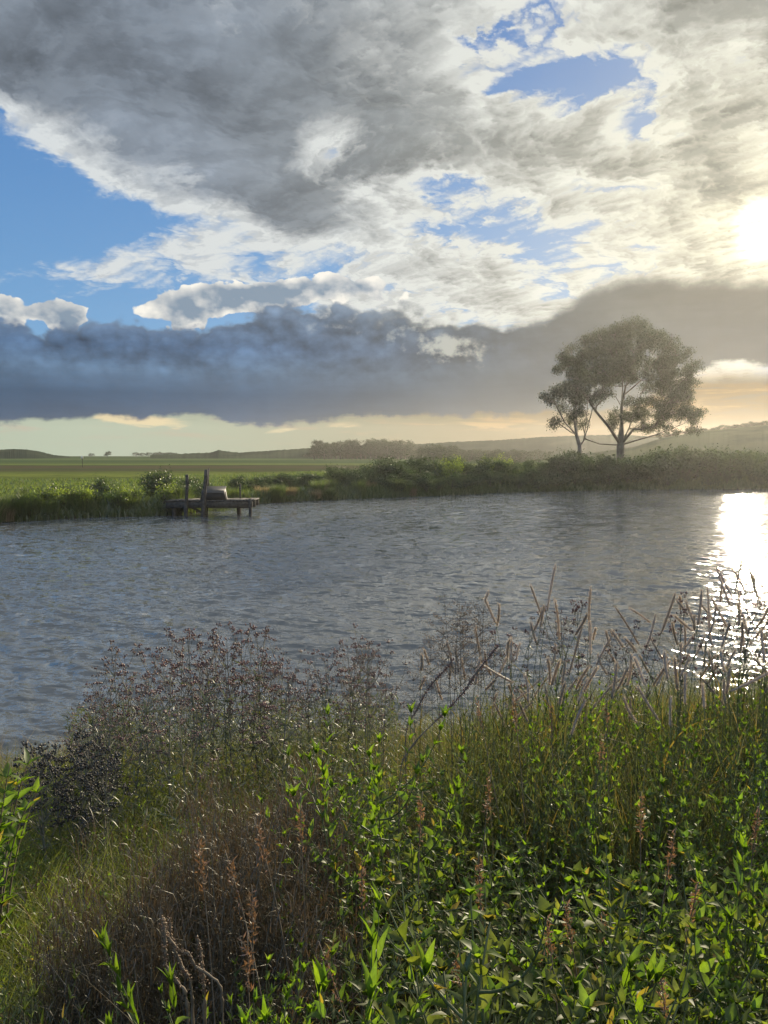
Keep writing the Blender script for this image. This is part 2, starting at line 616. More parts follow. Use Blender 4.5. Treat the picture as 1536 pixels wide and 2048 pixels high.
def wob(x, y, s, seed=0):
    r = np.random.default_rng(seed)
    out = 0
    for i in range(7):
        a = r.random() * 6.283
        k = s * (1.6 ** (i * 0.6))
        out = out + np.sin((x * math.cos(a) + y * math.sin(a)) * k + r.random() * 6.283) / (1.35 ** i)
    return out / 3.0


def shore_near(x): return np.interp(x, NEAR_X, NEAR_Y) + 0.25 * wob(x, 0 * x, 1.1, 3)
def shore_far(x): return np.interp(x, FAR_X, FAR_Y) + 0.5 * wob(x, 0 * x, 0.45, 4)


def ground(x, y):
    x, y = np.asarray(x, float), np.asarray(y, float)
    s = shore_near(x) - y
    zn = np.interp(s, [-6, -2, 0, 1.0, 3, 5, 7, 8.4, 9.6, 11, 60], [-1.0, -0.7, -0.05, 0.22, 0.62, 1.02, 1.36, 1.62, 2.15, 2.35, 2.6])
    zn = zn + 0.06 * wob(x, y, 2.2, 5) * np.clip(s, 0, 1)
    t = y - shore_far(x)
    right = np.clip((x + 5) / 25, 0, 1)
    zf = np.interp(t, [-6, -2, 0, 0.7, 4, 9, 150, 420], [-1.0, -0.7, -0.05, 0.45, 0.75, 1.1, 1.0, 1.6])
    zf = zf + right * np.interp(t, [0, 3, 8, 30, 80], [0, 0.35, 0.6, 0.5, 0.0])
    zf = zf + 0.10 * wob(x, y, 0.5, 6) * np.clip(t / 3, 0, 1) * np.clip(1.6 - t / 120, 0.0, 1)
    return np.where(s > -3, zn, np.where(t > -4, zf, -1.0))


def grid_mesh(name, xs, ys, fz, mat):
    X, Y = np.meshgrid(xs, ys)
    Z = fz(X, Y)
    nx, ny = len(xs), len(ys)
    i, j = np.meshgrid(np.arange(ny - 1), np.arange(nx - 1), indexing='ij')
    a = i * nx + j
    mb = MB()
    mb.add(np.stack([X, Y, Z], -1).reshape(-1, 3), np.stack([a, a + 1, a + nx + 1, a + nx], -1).reshape(-1, 4))
    return mb.mesh(name, mat)


def stretch(a, b, step, far, grow=1.12):
    """coordinates: even from a to b, growing outwards to +-far"""
    mid = list(np.arange(a, b + step, step))
    hi, s = [mid[-1]], step
    while hi[-1] < far:
        s *= grow
        hi.append(hi[-1] + s)
    lo, s = [mid[0]], step
    while lo[-1] > -far:
        s *= grow
        lo.append(lo[-1] - s)
    return np.array(lo[:0:-1] + mid + hi[1:])


def mat_ground():
    m, g = material('meadow_ground')
    t = m.node_tree
    geo = g.n('NewGeometry')
    P = E(t, geo.outputs['Position'])
    x, y, z = g.sep(P)
    big = g.noise(g.vec(x * 0.012, y * 0.05), 1.0, 4, 0.55)
    strip = g.noise(g.vec(x * 0.0025 + 3.0, y * 0.035), 1.0, 3, 0.6)
    tuft = g.noise(g.vec(x * 0.8, y * 0.8), 1.0, 6, 0.7)
    yy = y + (big - 0.5) * 34.0 + x * 0.05
    field = g.ramp((yy * (1 / 700.0)).sat(), [
        (0.00, (0.030, 0.050, 0.014)), (0.075, (0.060, 0.080, 0.020)), (0.095, (0.110, 0.135, 0.028)), (0.115, (0.070, 0.088, 0.024)), (0.135, (0.150, 0.175, 0.034)), (0.158, (0.085, 0.100, 0.030)),
        (0.175, (0.075, 0.062, 0.034)), (0.225, (0.082, 0.068, 0.038)), (0.238, (0.03, 0.034, 0.018)), (0.25, (0.120, 0.150, 0.036)), (0.29, (0.110, 0.140, 0.04)),
        (0.31, (0.045, 0.075, 0.028)), (0.40, (0.06, 0.095, 0.034)), (0.42, (0.12, 0.15, 0.05)), (0.46, (0.05, 0.08, 0.03)), (0.62, (0.04, 0.07, 0.03)),
        (0.64, (0.11, 0.14, 0.05)), (0.68, (0.045, 0.07, 0.032)), (1.0, (0.04, 0.06, 0.03))])
    hs = g.n('HueSaturation')
    hs.inputs['Saturation'].default_value = 0.95
    hs.inputs['Value'].default_value = 0.92
    g.put(hs.inputs['Color'], field)
    field = E(t, hs.outputs[0])
    field = g.mix(strip.ss(0.50, 0.66) * y.ss(70.0, 130.0) * 0.7, field, (0.05, 0.075, 0.03))
    clump = g.noise(g.vec(x * 0.16, y * 0.45), 1.0, 5, 0.7)
    field = g.mix(clump.ss(0.48, 0.64) * 0.55, field, (0.040, 0.052, 0.020))
    field = g.mix(tuft.ss(0.52, 0.75) * 0.45, field, (0.045, 0.06, 0.018))
    soil = g.mix(tuft.ss(0.35, 0.65), (0.022, 0.018, 0.010), (0.050, 0.044, 0.020))
    nearf = y.ss(30.0, 25.0)
    col = g.mix(nearf, field, soil)
    col = g.mix(z.ss(0.35, 0.02), col, (0.030, 0.026, 0.018))
    p = g.n('BsdfDiffuse')
    g.put(p.inputs['Color'], col)
    b = g.n('Bump')
    b.inputs['Strength'].default_value = 0.7
    b.inputs['Distance'].default_value = 0.12
    g.put(b.inputs['Height'], tuft)
    t.links.new(b.outputs[0], p.inputs['Normal'])
    finish(m, g, p.outputs[0])
    return m


def build_ground():
    xs = stretch(-26, 46, 0.35, 440, 1.14)
    y1 = np.arange(-6, 16, 0.25)
    y2 = np.arange(16, 40, 0.8)
    y3 = np.arange(40, 96, 0.4)
    y4, s = [96.0], 0.5
    while y4[-1] < 440:
        s *= 1.12
        y4.append(y4[-1] + s)
    y0 = [-6.0]
    s = 0.5
    while y0[-1] > -200:
        s *= 1.5
        y0.append(y0[-1] - s)
    ys = np.concatenate([np.array(y0[:0:-1]), y1, y2, y3, np.array(y4)])
    tag(link('ground', grid_mesh('ground', xs, ys, ground, mat_ground())), kind='structure')


build_ground()


# ------------------------------------------------------------------ water
def mat_water():
    m, g = material('pond_water')
    t = m.node_tree
    geo = g.n('NewGeometry')
    x, y, z = g.sep(E(t, geo.outputs['Position']))
    gust = g.noise(g.vec(x * 0.10, y * 0.16), 1.0, 3, 0.5).ss(0.3, 0.7, 0.6, 1.15)
    n1 = g.sep(g.noise(g.vec(x * 1.5 - y * 0.5, y * 3.6 + x * 0.5), 1.0, 5, 0.6, 0.4, color=True))
    n2 = g.sep(g.noise(g.vec(x * 7.0 - y * 2.5, y * 15.0 + x * 2.0), 1.0, 2, 0.5, color=True))
    sx = ((n1[0] - 0.5) * 0.22 + (n2[0] - 0.5) * 0.12) * gust
    sy = ((n1[1] - 0.5) * 2.6 + (n2[1] - 0.5) * 1.5) * gust
    nv = g.n('VectorMath', operation='NORMALIZE')
    g.put(nv.inputs[0], g.addc(E(t, geo.outputs['Normal']), g.vec(sx, sy, 0.0)))
    p = g.n('BsdfPrincipled')
    p.inputs['Base Color'].default_value = (0.088, 0.094, 0.092, 1)
    p.inputs['Roughness'].default_value = 0.06
    p.inputs['IOR'].default_value = 1.5
    t.links.new(nv.outputs[0], p.inputs['Normal'])
    finish(m, g, p.outputs[0])
    return m


def build_water():
    r = np.exp(np.linspace(math.log(5.0), math.log(97), 900))
    a = np.radians(np.linspace(-42, 42, 520))
    rr, aa = np.meshgrid(r, a, indexing='ij')
    X, Y = rr * np.sin(aa), rr * np.cos(aa)
    Z = np.zeros_like(X)
    rg = np.random.default_rng(11)
    for i in range(140):
        lam = 0.11 * (8.0 ** rg.random())
        th = math.radians(68 + rg.normal() * 27)
        k = 2 * math.pi / lam
        amp = 0.0034 * lam ** 0.95 * (0.5 + rg.random())
        ph = rg.random() * 6.283
        fade = np.clip((lam / (rr * 0.0034) - 2.0) / 2.5, 0, 1)
        Z += amp * fade * np.sin(k * (X * math.cos(th) + Y * math.sin(th)) + ph + 0.6 * wob(X, Y, 0.35, i))
    Z *= 0.75 + 0.35 * wob(X, Y, 0.16, 77)
    n, k = rr.shape
    i, j = np.meshgrid(np.arange(n - 1), np.arange(k - 1), indexing='ij')
    b = i * k + j
    mb = MB()
    mb.add(np.stack([X, Y, Z], -1).reshape(-1, 3), np.stack([b, b + 1, b + k + 1, b + k], -1).reshape(-1, 4))
    # calm water to both sides, out of the picture
    for sgn in (-1, 1):
        P = [(sgn * r_ * math.sin(R(42)), r_ * math.cos(R(42)), 0) for r_ in (5, 97)]
        Q = [(sgn * 300, -15, -0.01), (sgn * 300, 90, -0.01)]
        v = np.array([P[0], P[1], Q[1], Q[0]])
        mb.add(v, [(0, 1, 2, 3)] if sgn < 0 else [(0, 3, 2, 1)])
    tag(link('water', mb.mesh('water', mat_water())), kind='structure')


build_water()


# ------------------------------------------------------------------ hills
def mat_hill(name, c1, c2):
    m, g = material(name)
    t = m.node_tree
    geo = g.n('NewGeometry')
    P = E(t, geo.outputs['Position'])
    n = g.noise(P, 0.03, 6, 0.65)
    d = g.n('BsdfDiffuse')
    g.put(d.inputs['Color'], g.mix(n.ss(0.38, 0.62), c1, c2))
    finish(m, g, d.outputs[0])
    return m


def hill(name, prof, rc, depth, mat, rough=0.35):
    az = np.array([azel(px, 905)[0] for px, py in prof])
    tz = np.array([ray(px, py)[1] / math.hypot(ray(px, py)[0], 1) for px, py in prof])
    a = np.linspace(az[0], az[-1], 420)
    h = EYE[2] + np.interp(a, az, tz) * rc
    r = np.random.default_rng(len(prof))
    nz = np.zeros_like(a)
    for i in range(40):
        nz += np.sin(a * (4 + 60 * r.random()) + r.random() * 6.3) * r.random() / 9
    h = h + nz * rough
    tt = np.linspace(-1, 1, 15)
    rows = []
    for t_ in tt:
        rad = rc + t_ * depth + 0 * a
        prof_z = (1 - abs(t_) ** 1.7) * (h + 1.5) - 1.5
        rows.append(np.stack([rad * np.sin(np.radians(a)), rad * np.cos(np.radians(a)), prof_z], -1))
    V = np.array(rows)
    n, k = V.shape[:2]
    i, j = np.meshgrid(np.arange(n - 1), np.arange(k - 1), indexing='ij')
    b = i * k + j
    mb = MB()
    mb.add(V.reshape(-1, 3), np.stack([b, b + 1, b + k + 1, b + k], -1).reshape(-1, 4))
    return tag(link(name, mb.mesh(name, mat)), kind='structure')


H1 = mat_hill('wooded_hill', (0.020, 0.032, 0.020), (0.045, 0.058, 0.032))
H2 = mat_hill('grassy_hill', (0.030, 0.042, 0.022), (0.075, 0.085, 0.04))
hill('hills', [(-420, 904), (-200, 900), (-60, 900), (0, 899), (30, 898), (55, 899), (80, 903), (108, 910), (140, 913)], 390, 45, H1, 0.2)
hill('hills', [(300, 910), (420, 905), (438, 900), (455, 903), (480, 905), (560, 900), (620, 896), (700, 893), (840, 888), (900, 884), (1000, 880), (1080, 874), (1160, 871), (1240, 869), (1320, 874), (1420, 890)], 370, 50, H1, 0.25)
hill('hills', [(1180, 906), (1270, 893), (1330, 874), (1400, 863), (1460, 857), (1536, 849), (1640, 842), (1760, 845), (1900, 860), (2100, 905)], 215, 55, H2, 0.15)


# ------------------------------------------------------------------ trees
LEAF_DARK = mat_leaf('gum_leaf', (0.022, 0.030, 0.014), (0.045, 0.055, 0.024), 0.25)
BARK = mat_bark('gum_bark', (0.070, 0.058, 0.045), (0.16, 0.14, 0.115), 1.2)


def tree_meshes(seed, base, seeds, clumps, leaf_n, leaf_l, tip_r, trunk_r, name, sag=0.15):
    """clumps: (centre, rx, ry, rz). seeds: polylines of the main limbs. Everything relative to base."""
    rg = np.random.default_rng(seed)
    nodes, par, load = [], [], []
    def add_line(pts, p):
        for q in pts:
            nodes.append(np.asarray(q, float))
            par.append(p)
            load.append(0.0)
            p = len(nodes) - 1
        return p
    def densify(pts, step):
        out = [pts[0]]
        for a, b in zip(pts[:-1], pts[1:]):
            a, b = np.asarray(a, float), np.asarray(b, float)
            n = max(1, int(np.linalg.norm(b - a) / step))
            out += [a + (b - a) * (i / n) for i in range(1, n + 1)]
        return out
    for si, pl in enumerate(seeds):
        pl = densify([np.asarray(p, float) for p in pl], trunk_r * 3 + 0.15)
        if si == 0:
            add_line(pl, -1)
        else:
            d = [np.linalg.norm(n - pl[0]) for n in nodes]
            add_line(pl[1:], int(np.argmin(d)))
    tips = []
    order = sorted(range(len(clumps)), key=lambda i: np.linalg.norm(np.asarray(clumps[i][0])))
    for ci in order:
        c, rx, ry, rz = clumps[ci]
        c = np.asarray(c, float)
        sub = [c] + [c + rg.normal(size=3) * np.array([rx, ry, rz]) * 0.5 for _ in range(4)]
        for k, q in enumerate(sub):
            N = np.array(nodes)
            dv = q - N
            dist = np.linalg.norm(dv, axis=1)
            cost = dist + np.maximum(0, -dv[:, 2]) * 2.0 + 0.15 * np.linalg.norm(N[:, :2], axis=1)
            j = int(np.argmin(cost))
            p0 = N[j]
            mid = (p0 + q) / 2 + np.array([0, 0, -sag * dist[j]]) + rg.normal(size=3) * 0.06 * dist[j]
            pts = bez(p0, mid, q, max(3, int(dist[j] / 0.5)))
            tips.append(add_line(list(pts[1:]), j))
    for tp in tips:
        j = tp
        while j >= 0:
            load[j] += 1
            j = par[j]
    mx = max(load)
    rad = [max(tip_r, trunk_r * (max(l, 0.4) / mx) ** 0.72) for l in load]
    mb = MB()
    kids = {}
    for i, p in enumerate(par): kids.setdefault(p, []).append(i)
    starts = [(0, -1)]
    while starts:
        i, p = starts.pop()
        pts, rr = ([nodes[p]], [min(rad[p], rad[i] * 1.15)]) if p >= 0 else ([], [])
        while True:
            pts.append(nodes[i]); rr.append(rad[i])
            ks = kids.get(i, [])
            if not ks: break
            ks = sorted(ks, key=lambda q: -load[q])
            for q in ks[1:]: starts.append((q, i))
            i = ks[0]
        if len(pts) > 1:
            if p < 0: rr[0] *= 1.35
            tube(mb, pts, np.array(rr), 7 if max(rr) > 0.1 else 4)
    trunk = mb.mesh(name + '_trunk', BARK)
    mb = MB()
    for (c, rx, ry, rz) in clumps:
        n = int(leaf_n * max(0.15, (rx * ry * rz) ** 0.66))
        # leaves hang in small sprays
        sp = np.asarray(c) + unit(rg.normal(size=(max(3, n // 14), 3))) * (rg.random((max(3, n // 14), 1)) ** 0.5) * np.array([rx, ry, rz])
        b = sp[rg.integers(0, len(sp), n)] + rg.normal(size=(n, 3)) * leaf_l * np.array([0.8, 0.8, 0.9])
        d = rg.normal(size=(n, 3)) * 0.7 + np.array([0, 0, -0.8])
        leaves(mb, b, d, rg.normal(size=(n, 3)), leaf_l * (0.6 + 0.7 * rg.random(n)), leaf_l * 0.34, simple=True, rng=rg)
    return trunk, mb.mesh(name + '_crown', LEAF_DARK)


def build_big_tree():
    D = 90.0
    rg = np.random.default_rng(5)
    base = at(1060 + 715 / 3.938, 905, D)
    base[2] = ground(base[0], D)
    def P(cx, cy, dy=0.0):
        return at(1060 + (715 + (cx - 715) * 0.95) / 3.938, 606 + cy / 3.939, D) + np.array([0, dy, 0]) - base
    k = D / F / 3.938
    C = [(750,190,140,60),(870,200,90,50),(640,240,90,60),(490,280,80,60),(1030,260,90,60),(1120,340,90,80),(1150,430,60,70),(940,330,120,80),(800,320,110,70),(640,350,100,70),(520,380,100,70),(420,420,80,60),(330,470,60,50),(230,510,50,40),(700,440,90,60),(840,450,80,50),(1020,450,110,80),(560,480,90,60),(450,530,100,50),(350,560,80,40),(320,640,90,40),(430,640,100,50),(540,600,80,50),(650,560,80,45),(800,560,60,35),(1080,560,80,60),(1200,540,90,70),(1280,530,50,60),(1240,640,60,60),(1120,660,100,60),(1020,720,80,50),(1200,740,50,60),(960,770,80,45),(1060,810,90,55),(900,820,70,55),(680,790,45,35),(800,880,90,50),(960,880,90,50),(1090,900,70,55),(1200,890,80,55),(1290,870,60,50),(1340,920,40,60),(1330,1000,30,40),(900,975,50,30),(1010,980,60,35),(650,960,50,45),(720,900,60,40),(1250,1010,30,25),(1340,620,20,35), (600,870,30,22), (250,560,30,30)]
    cl = []
    for (cx, cy, rx, ry) in C:
        w = math.sqrt(max(0.05, 1 - ((cx - 740) / 660) ** 2 - ((cy - 640) / 640) ** 2 * 0.6))
        for rep in range(2):
            dy = (rg.random() - 0.5) * 13 * w
            cl.append((P(cx + rg.normal() * 10, cy + rg.normal() * 8, dy), rx * k * 0.92, rx * k * 1.1, ry * k * 0.90))
    k_ = 0
    while k_ < 95:
        cx, cy = 140 + 1200 * rg.random(), 170 + 800 * rg.random()
        e = ((cx - 740) / 580) ** 2 + ((cy - 620) / 440) ** 2
        if e > 1 or (cy > 800 and abs(cx - 560) < 160) or (abs(cx - 760) < 150 and cy > 620 and rg.random() < 0.8): continue
        w = math.sqrt(max(0.05, 1 - e))
        cl.append((P(cx, cy, (rg.random() - 0.5) * 14 * w), 62 * k, 70 * k, 46 * k))
        k_ += 1
    L = [[(0, 0, -0.3), P(715, 1120), P(722, 960), P(722, 820), P(728, 640), P(742, 440), P(750, 260)],
         [P(716, 1100), P(600, 985, -1), P(470, 860, -2), P(360, 700, -2)],
         [P(735, 1090), P(830, 980, 2), P(900, 840, 3), P(960, 690, 3), P(1050, 540, 3)],
         [P(735, 1060), P(860, 930, -2), P(1000, 780, -3), P(1130, 640, -3)],
         [P(724, 830), P(650, 660, 1), P(560, 520, 2), P(480, 340, 2)],
         [P(724, 760), P(690, 600, -2), P(640, 420, -2), P(620, 280, -2)],
         [P(730, 800), P(800, 640, 2), P(870, 440, 2), P(900, 260, 2)],
         [P(730, 740), P(840, 620, -2), P(960, 440, -3), P(1060, 320, -3)],
         [P(740, 1130), P(880, 1060, 2), P(1100, 1050, 3), P(1290, 950, 3)],
         [P(740, 1110), P(960, 1040, -2), P(1150, 960, -3), P(1230, 900, -3)],
         [P(705, 1150), P(560, 1110, 1), P(440, 1070, 1)]]
    tr, cr = tree_meshes(21, base, L, cl, 760, 0.19, 0.03, 0.46, 'gum_tree')
    make('gum_tree', [('trunk', tr), ('crown', cr)], base, 'tall gum tree with one thick trunk and a broad domed crown on the far bank', 'tree')
    # the small many-stemmed one beside it
    base2 = at(1060 + 392 / 3.938, 905, 84.0)
    base2[2] = ground(base2[0], 84.0)
    def P2(cx, cy, dy=0.0):
        return at(1060 + cx / 3.938, 600 + cy / 3.939, 84.0) + np.array([0, dy, 0]) - base2
    k2 = 84.0 / F / 3.938
    C2 = [(140,750,45,35),(210,720,55,40),(190,960,45,38),(165,985,30,22),(340,900,60,45),(400,870,50,40),(380,800,60,30),(270,760,55,32),(480,760,60,40),(560,730,50,30),(300,680,70,30),(430,700,60,30),(180,790,40,25)]
    cl2 = [(P2(cx, cy, (rg.random() - 0.5) * 4), rx * k2, rx * k2, ry * k2) for (cx, cy, rx, ry) in C2 for _ in range(2)]
    L2 = [[(0, 0, -0.2), P2(392, 1150), P2(365, 1060), P2(352, 950), P2(365, 820), P2(380, 700)],
          [P2(395, 1170), P2(440, 1110, 1), P2(470, 1020, 1), P2(500, 900, 1), P2(540, 740, 1)],
          [P2(440, 1110, 1), P2(425, 960, -1), P2(440, 760, -1)],
          [P2(365, 1060), P2(290, 960, 1), P2(210, 800, 1), P2(190, 730, 1)],
          [P2(372, 1075), P2(300, 1040, -1), P2(215, 980, -1)],
          [P2(380, 1090), P2(395, 960, 1.5), P2(385, 830, 1.5)]]
    tr, cr = tree_meshes(22, base2, L2, cl2, 520, 0.24, 0.03, 0.22, 'slender_tree')
    make('slender_tree', [('trunk', tr), ('crown', cr)], base2, 'thin many-stemmed small tree with sparse leaves beside the tall gum tree', 'tree')


build_big_tree()


def far_tree_meshes(seed, h, w):
    rg = np.random.default_rng(seed)
    cl, L = [], [[(0, 0, -0.3), (0.1, 0, h * 0.35), (0.2 * rg.normal(), 0, h * 0.6), (0.3 * rg.normal(), 0, h * 0.85)]]
    for i in range(16):
        a = rg.random() * 6.283
        z = h * (0.42 + 0.55 * rg.random())
        q = w * 0.5 * math.sin(math.pi * min(1, (z / h) * 0.9)) * rg.random() ** 0.5
        cl.append(((q * math.cos(a), q * math.sin(a), z), w * 0.2, w * 0.2, h * 0.075))
    return tree_meshes(seed, (0, 0, 0), L, cl, 120, h * 0.045, 0.03, h * 0.025, 'distant_tree', 0.1)


FT = [far_tree_meshes(31, 11, 7), far_tree_meshes(32, 13, 6), far_tree_meshes(33, 9, 8)]


def build_far_trees():
    rg = np.random.default_rng(3)
    def put(px, py_top, d, label, group, v, wide=1.0, sink=0.0):
        p = at(px, 900, d)
        zt = at(px, py_top, d)[2]
        z0 = float(ground(p[0], d))
        sc = (zt - z0) * (1 + sink) / (11, 13, 9)[v]
        r = make('distant_tree', [('trunk', FT[v][0]), ('crown', FT[v][1])], (p[0], d, z0 - 0.1 - sink * (zt - z0)), label, 'tree', group, rg.random() * 6.28, sc)
        r.scale = (sc * wide, sc * wide, sc)
        return r
    GR = 'trees of the grove out on the plain'
    grove = [(628, 885), (637, 882), (649, 885), (662, 885), (672, 886), (681, 880), (695, 881), (704, 881), (722, 879), (731, 884), (741, 884), (752, 877), (757, 878), (768, 880), (775, 882), (782, 885),
             (795, 882), (803, 880), (810, 881), (818, 886), (826, 888), (688, 888), (714, 887), (747, 889), (790, 888), (656, 890), (764, 888), (834, 890)]
    for i, (px, py) in enumerate(grove):
        put(px, py, 300 + rg.random() * 40, 'dark tree in the dense grove standing out on the plain', GR, i % 3, 1.5, 0.3)
    GR = 'scrubby trees between the grove and the gum tree'
    for (px, py) in [(872, 884), (880, 882), (868, 889), (890, 890), (905, 891), (922, 892), (940, 893), (958, 892), (975, 894), (992, 893), (1010, 894), (1030, 893), (1050, 895), (1078, 893)]:
        put(px, py + 5, 210 + rg.random() * 40, 'low scrubby tree on the plain between the dense grove and the gum tree', GR, 2, 1.7, 0.5)
    GR = 'trees along the ridge behind the gum tree'
    for (px, py) in [(1318, 868), (1332, 866), (1352, 864), (1384, 857), (1394, 860), (1442, 853), (1452, 854), (1470, 852), (1486, 850), (1500, 846), (1512, 848), (1528, 845), (1376, 862), (1400, 861), (1408, 860), (1432, 857), (1460, 855), (1478, 853), (1493, 850), (1506, 849), (1520, 848), (1534, 846), (1424, 859), (1545, 845)]:
        p = at(px, 900, 200)
        zt = at(px, py - 2, 200)[2]
        make('distant_tree', [('trunk', FT[1][0]), ('crown', FT[1][1])], (p[0], 200, zt - 2.4), 'small tree on the crest of the ridge behind the gum tree', 'tree', GR, rg.random() * 6, 0.19).scale = (0.32, 0.32, 0.19)
    put(214, 901, 350, 'lone flat-topped tree on the open horizon over the pale fields', None, 0, 1.6)
    for (px, py) in [(182, 906), (272, 904), (284, 905), (297, 904), (310, 905), (318, 903), (326, 905), (334, 904), (342, 904), (350, 905), (398, 906), (484, 907), (490, 909), (556, 909)]:
        put(px, py, 375, 'tiny tree in the sparse row on the horizon of the plain', 'tiny trees in a row on the horizon', 2, 1.6)


build_far_trees()


# ------------------------------------------------------------------ bushes and reeds of the far bank
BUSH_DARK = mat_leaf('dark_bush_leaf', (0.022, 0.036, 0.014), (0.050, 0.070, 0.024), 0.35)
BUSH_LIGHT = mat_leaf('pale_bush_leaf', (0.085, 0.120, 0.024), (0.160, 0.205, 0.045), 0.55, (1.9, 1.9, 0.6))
REED = mat_leaf('reed_blade', (0.050, 0.075, 0.018), (0.110, 0.120, 0.045), 0.45)
DRY = mat_leaf('dry_grass', (0.17, 0.13, 0.065), (0.30, 0.24, 0.13), 0.4, (1.2, 1.1, 0.8))
STEM_GREY = mat_bark('grey_stem', (0.045, 0.038, 0.028), (0.10, 0.085, 0.065), 5)


def bush_meshes(seed, mat, name, h=2.0, w=2.6, n=1700, ll=0.17, upright=0.0):
    rg = np.random.default_rng(seed)
    mb = MB()
    cl = []
    for i in range(15):
        a = rg.random() * 6.283
        q = w * 0.45 * rg.random() ** 0.5
        z = h * (0.25 + 0.68 * rg.random() * (1 - 0.6 * (q / (w * 0.5)) ** 2))
        c = np.array([q * math.cos(a), q * math.sin(a), z])
        cl.append(c)
        tube(mb, bez((0.1 * rg.normal(), 0.1 * rg.normal(), -0.1), (c[0] * 0.3, c[1] * 0.3, z * 0.6), c, 5), np.linspace(0.035, 0.008, 5), 4)
    st = mb.mesh(name + '_stems', STEM_GREY)
    mb = MB()
    cl = np.array(cl)
    sp = cl[rg.integers(0, len(cl), n // 9)] + rg.normal(size=(n // 9, 3)) * np.array([w * 0.11, w * 0.11, h * 0.12])
    b = sp[rg.integers(0, len(sp), n)] + rg.normal(size=(n, 3)) * ll * 0.8
    b[:, 2] = np.abs(b[:, 2])
    d = rg.normal(size=(n, 3)) + np.array([0, 0, upright])
    leaves(mb, b, d, rg.normal(size=(n, 3)) + np.array([0, 0, 0.5]), ll * (0.6 + 0.8 * rg.random(n)), ll * 0.42, simple=True, rng=rg)
    return [('stems', st), ('foliage', mb.mesh(name + '_foliage', mat))]


def reed_meshes(seed, mat, name, h=1.3, w=1.0, n=420):
    rg = np.random.default_rng(seed)
    mb = MB()
    q = w * 0.5 * rg.random(n) ** 0.6
    a = rg.random(n) * 6.283
    b = np.stack([q * np.cos(a), q * np.sin(a), 0 * a - 0.05], -1)
    blades(mb, b, h * (0.5 + 0.6 * rg.random(n)), 0.022 + 0.02 * rg.random(n), a + rg.normal(size=n) * 0.5, 0.15 + 0.5 * rg.random(n) ** 2, 4, rg)
    return mb.mesh(name, mat)


BD = [bush_meshes(41, BUSH_DARK, 'dark_bush'), bush_meshes(42, BUSH_DARK, 'dark_bush', 2.4, 2.2), bush_meshes(43, BUSH_DARK, 'dark_bush', 1.5, 3.2, 1900)]
BL = [bush_meshes(44, BUSH_LIGHT, 'pale_shrub', 1.5, 1.4, 700, 0.15, 1.2), bush_meshes(45, BUSH_LIGHT, 'pale_shrub', 1.9, 1.1, 600, 0.16, 1.5)]
RC = [reed_meshes(46, REED, 'reed_clump'), reed_meshes(47, REED, 'reed_clump', 1.0, 1.4, 500), reed_meshes(48, DRY, 'dry_reed_clump', 0.9, 1.0, 380)]


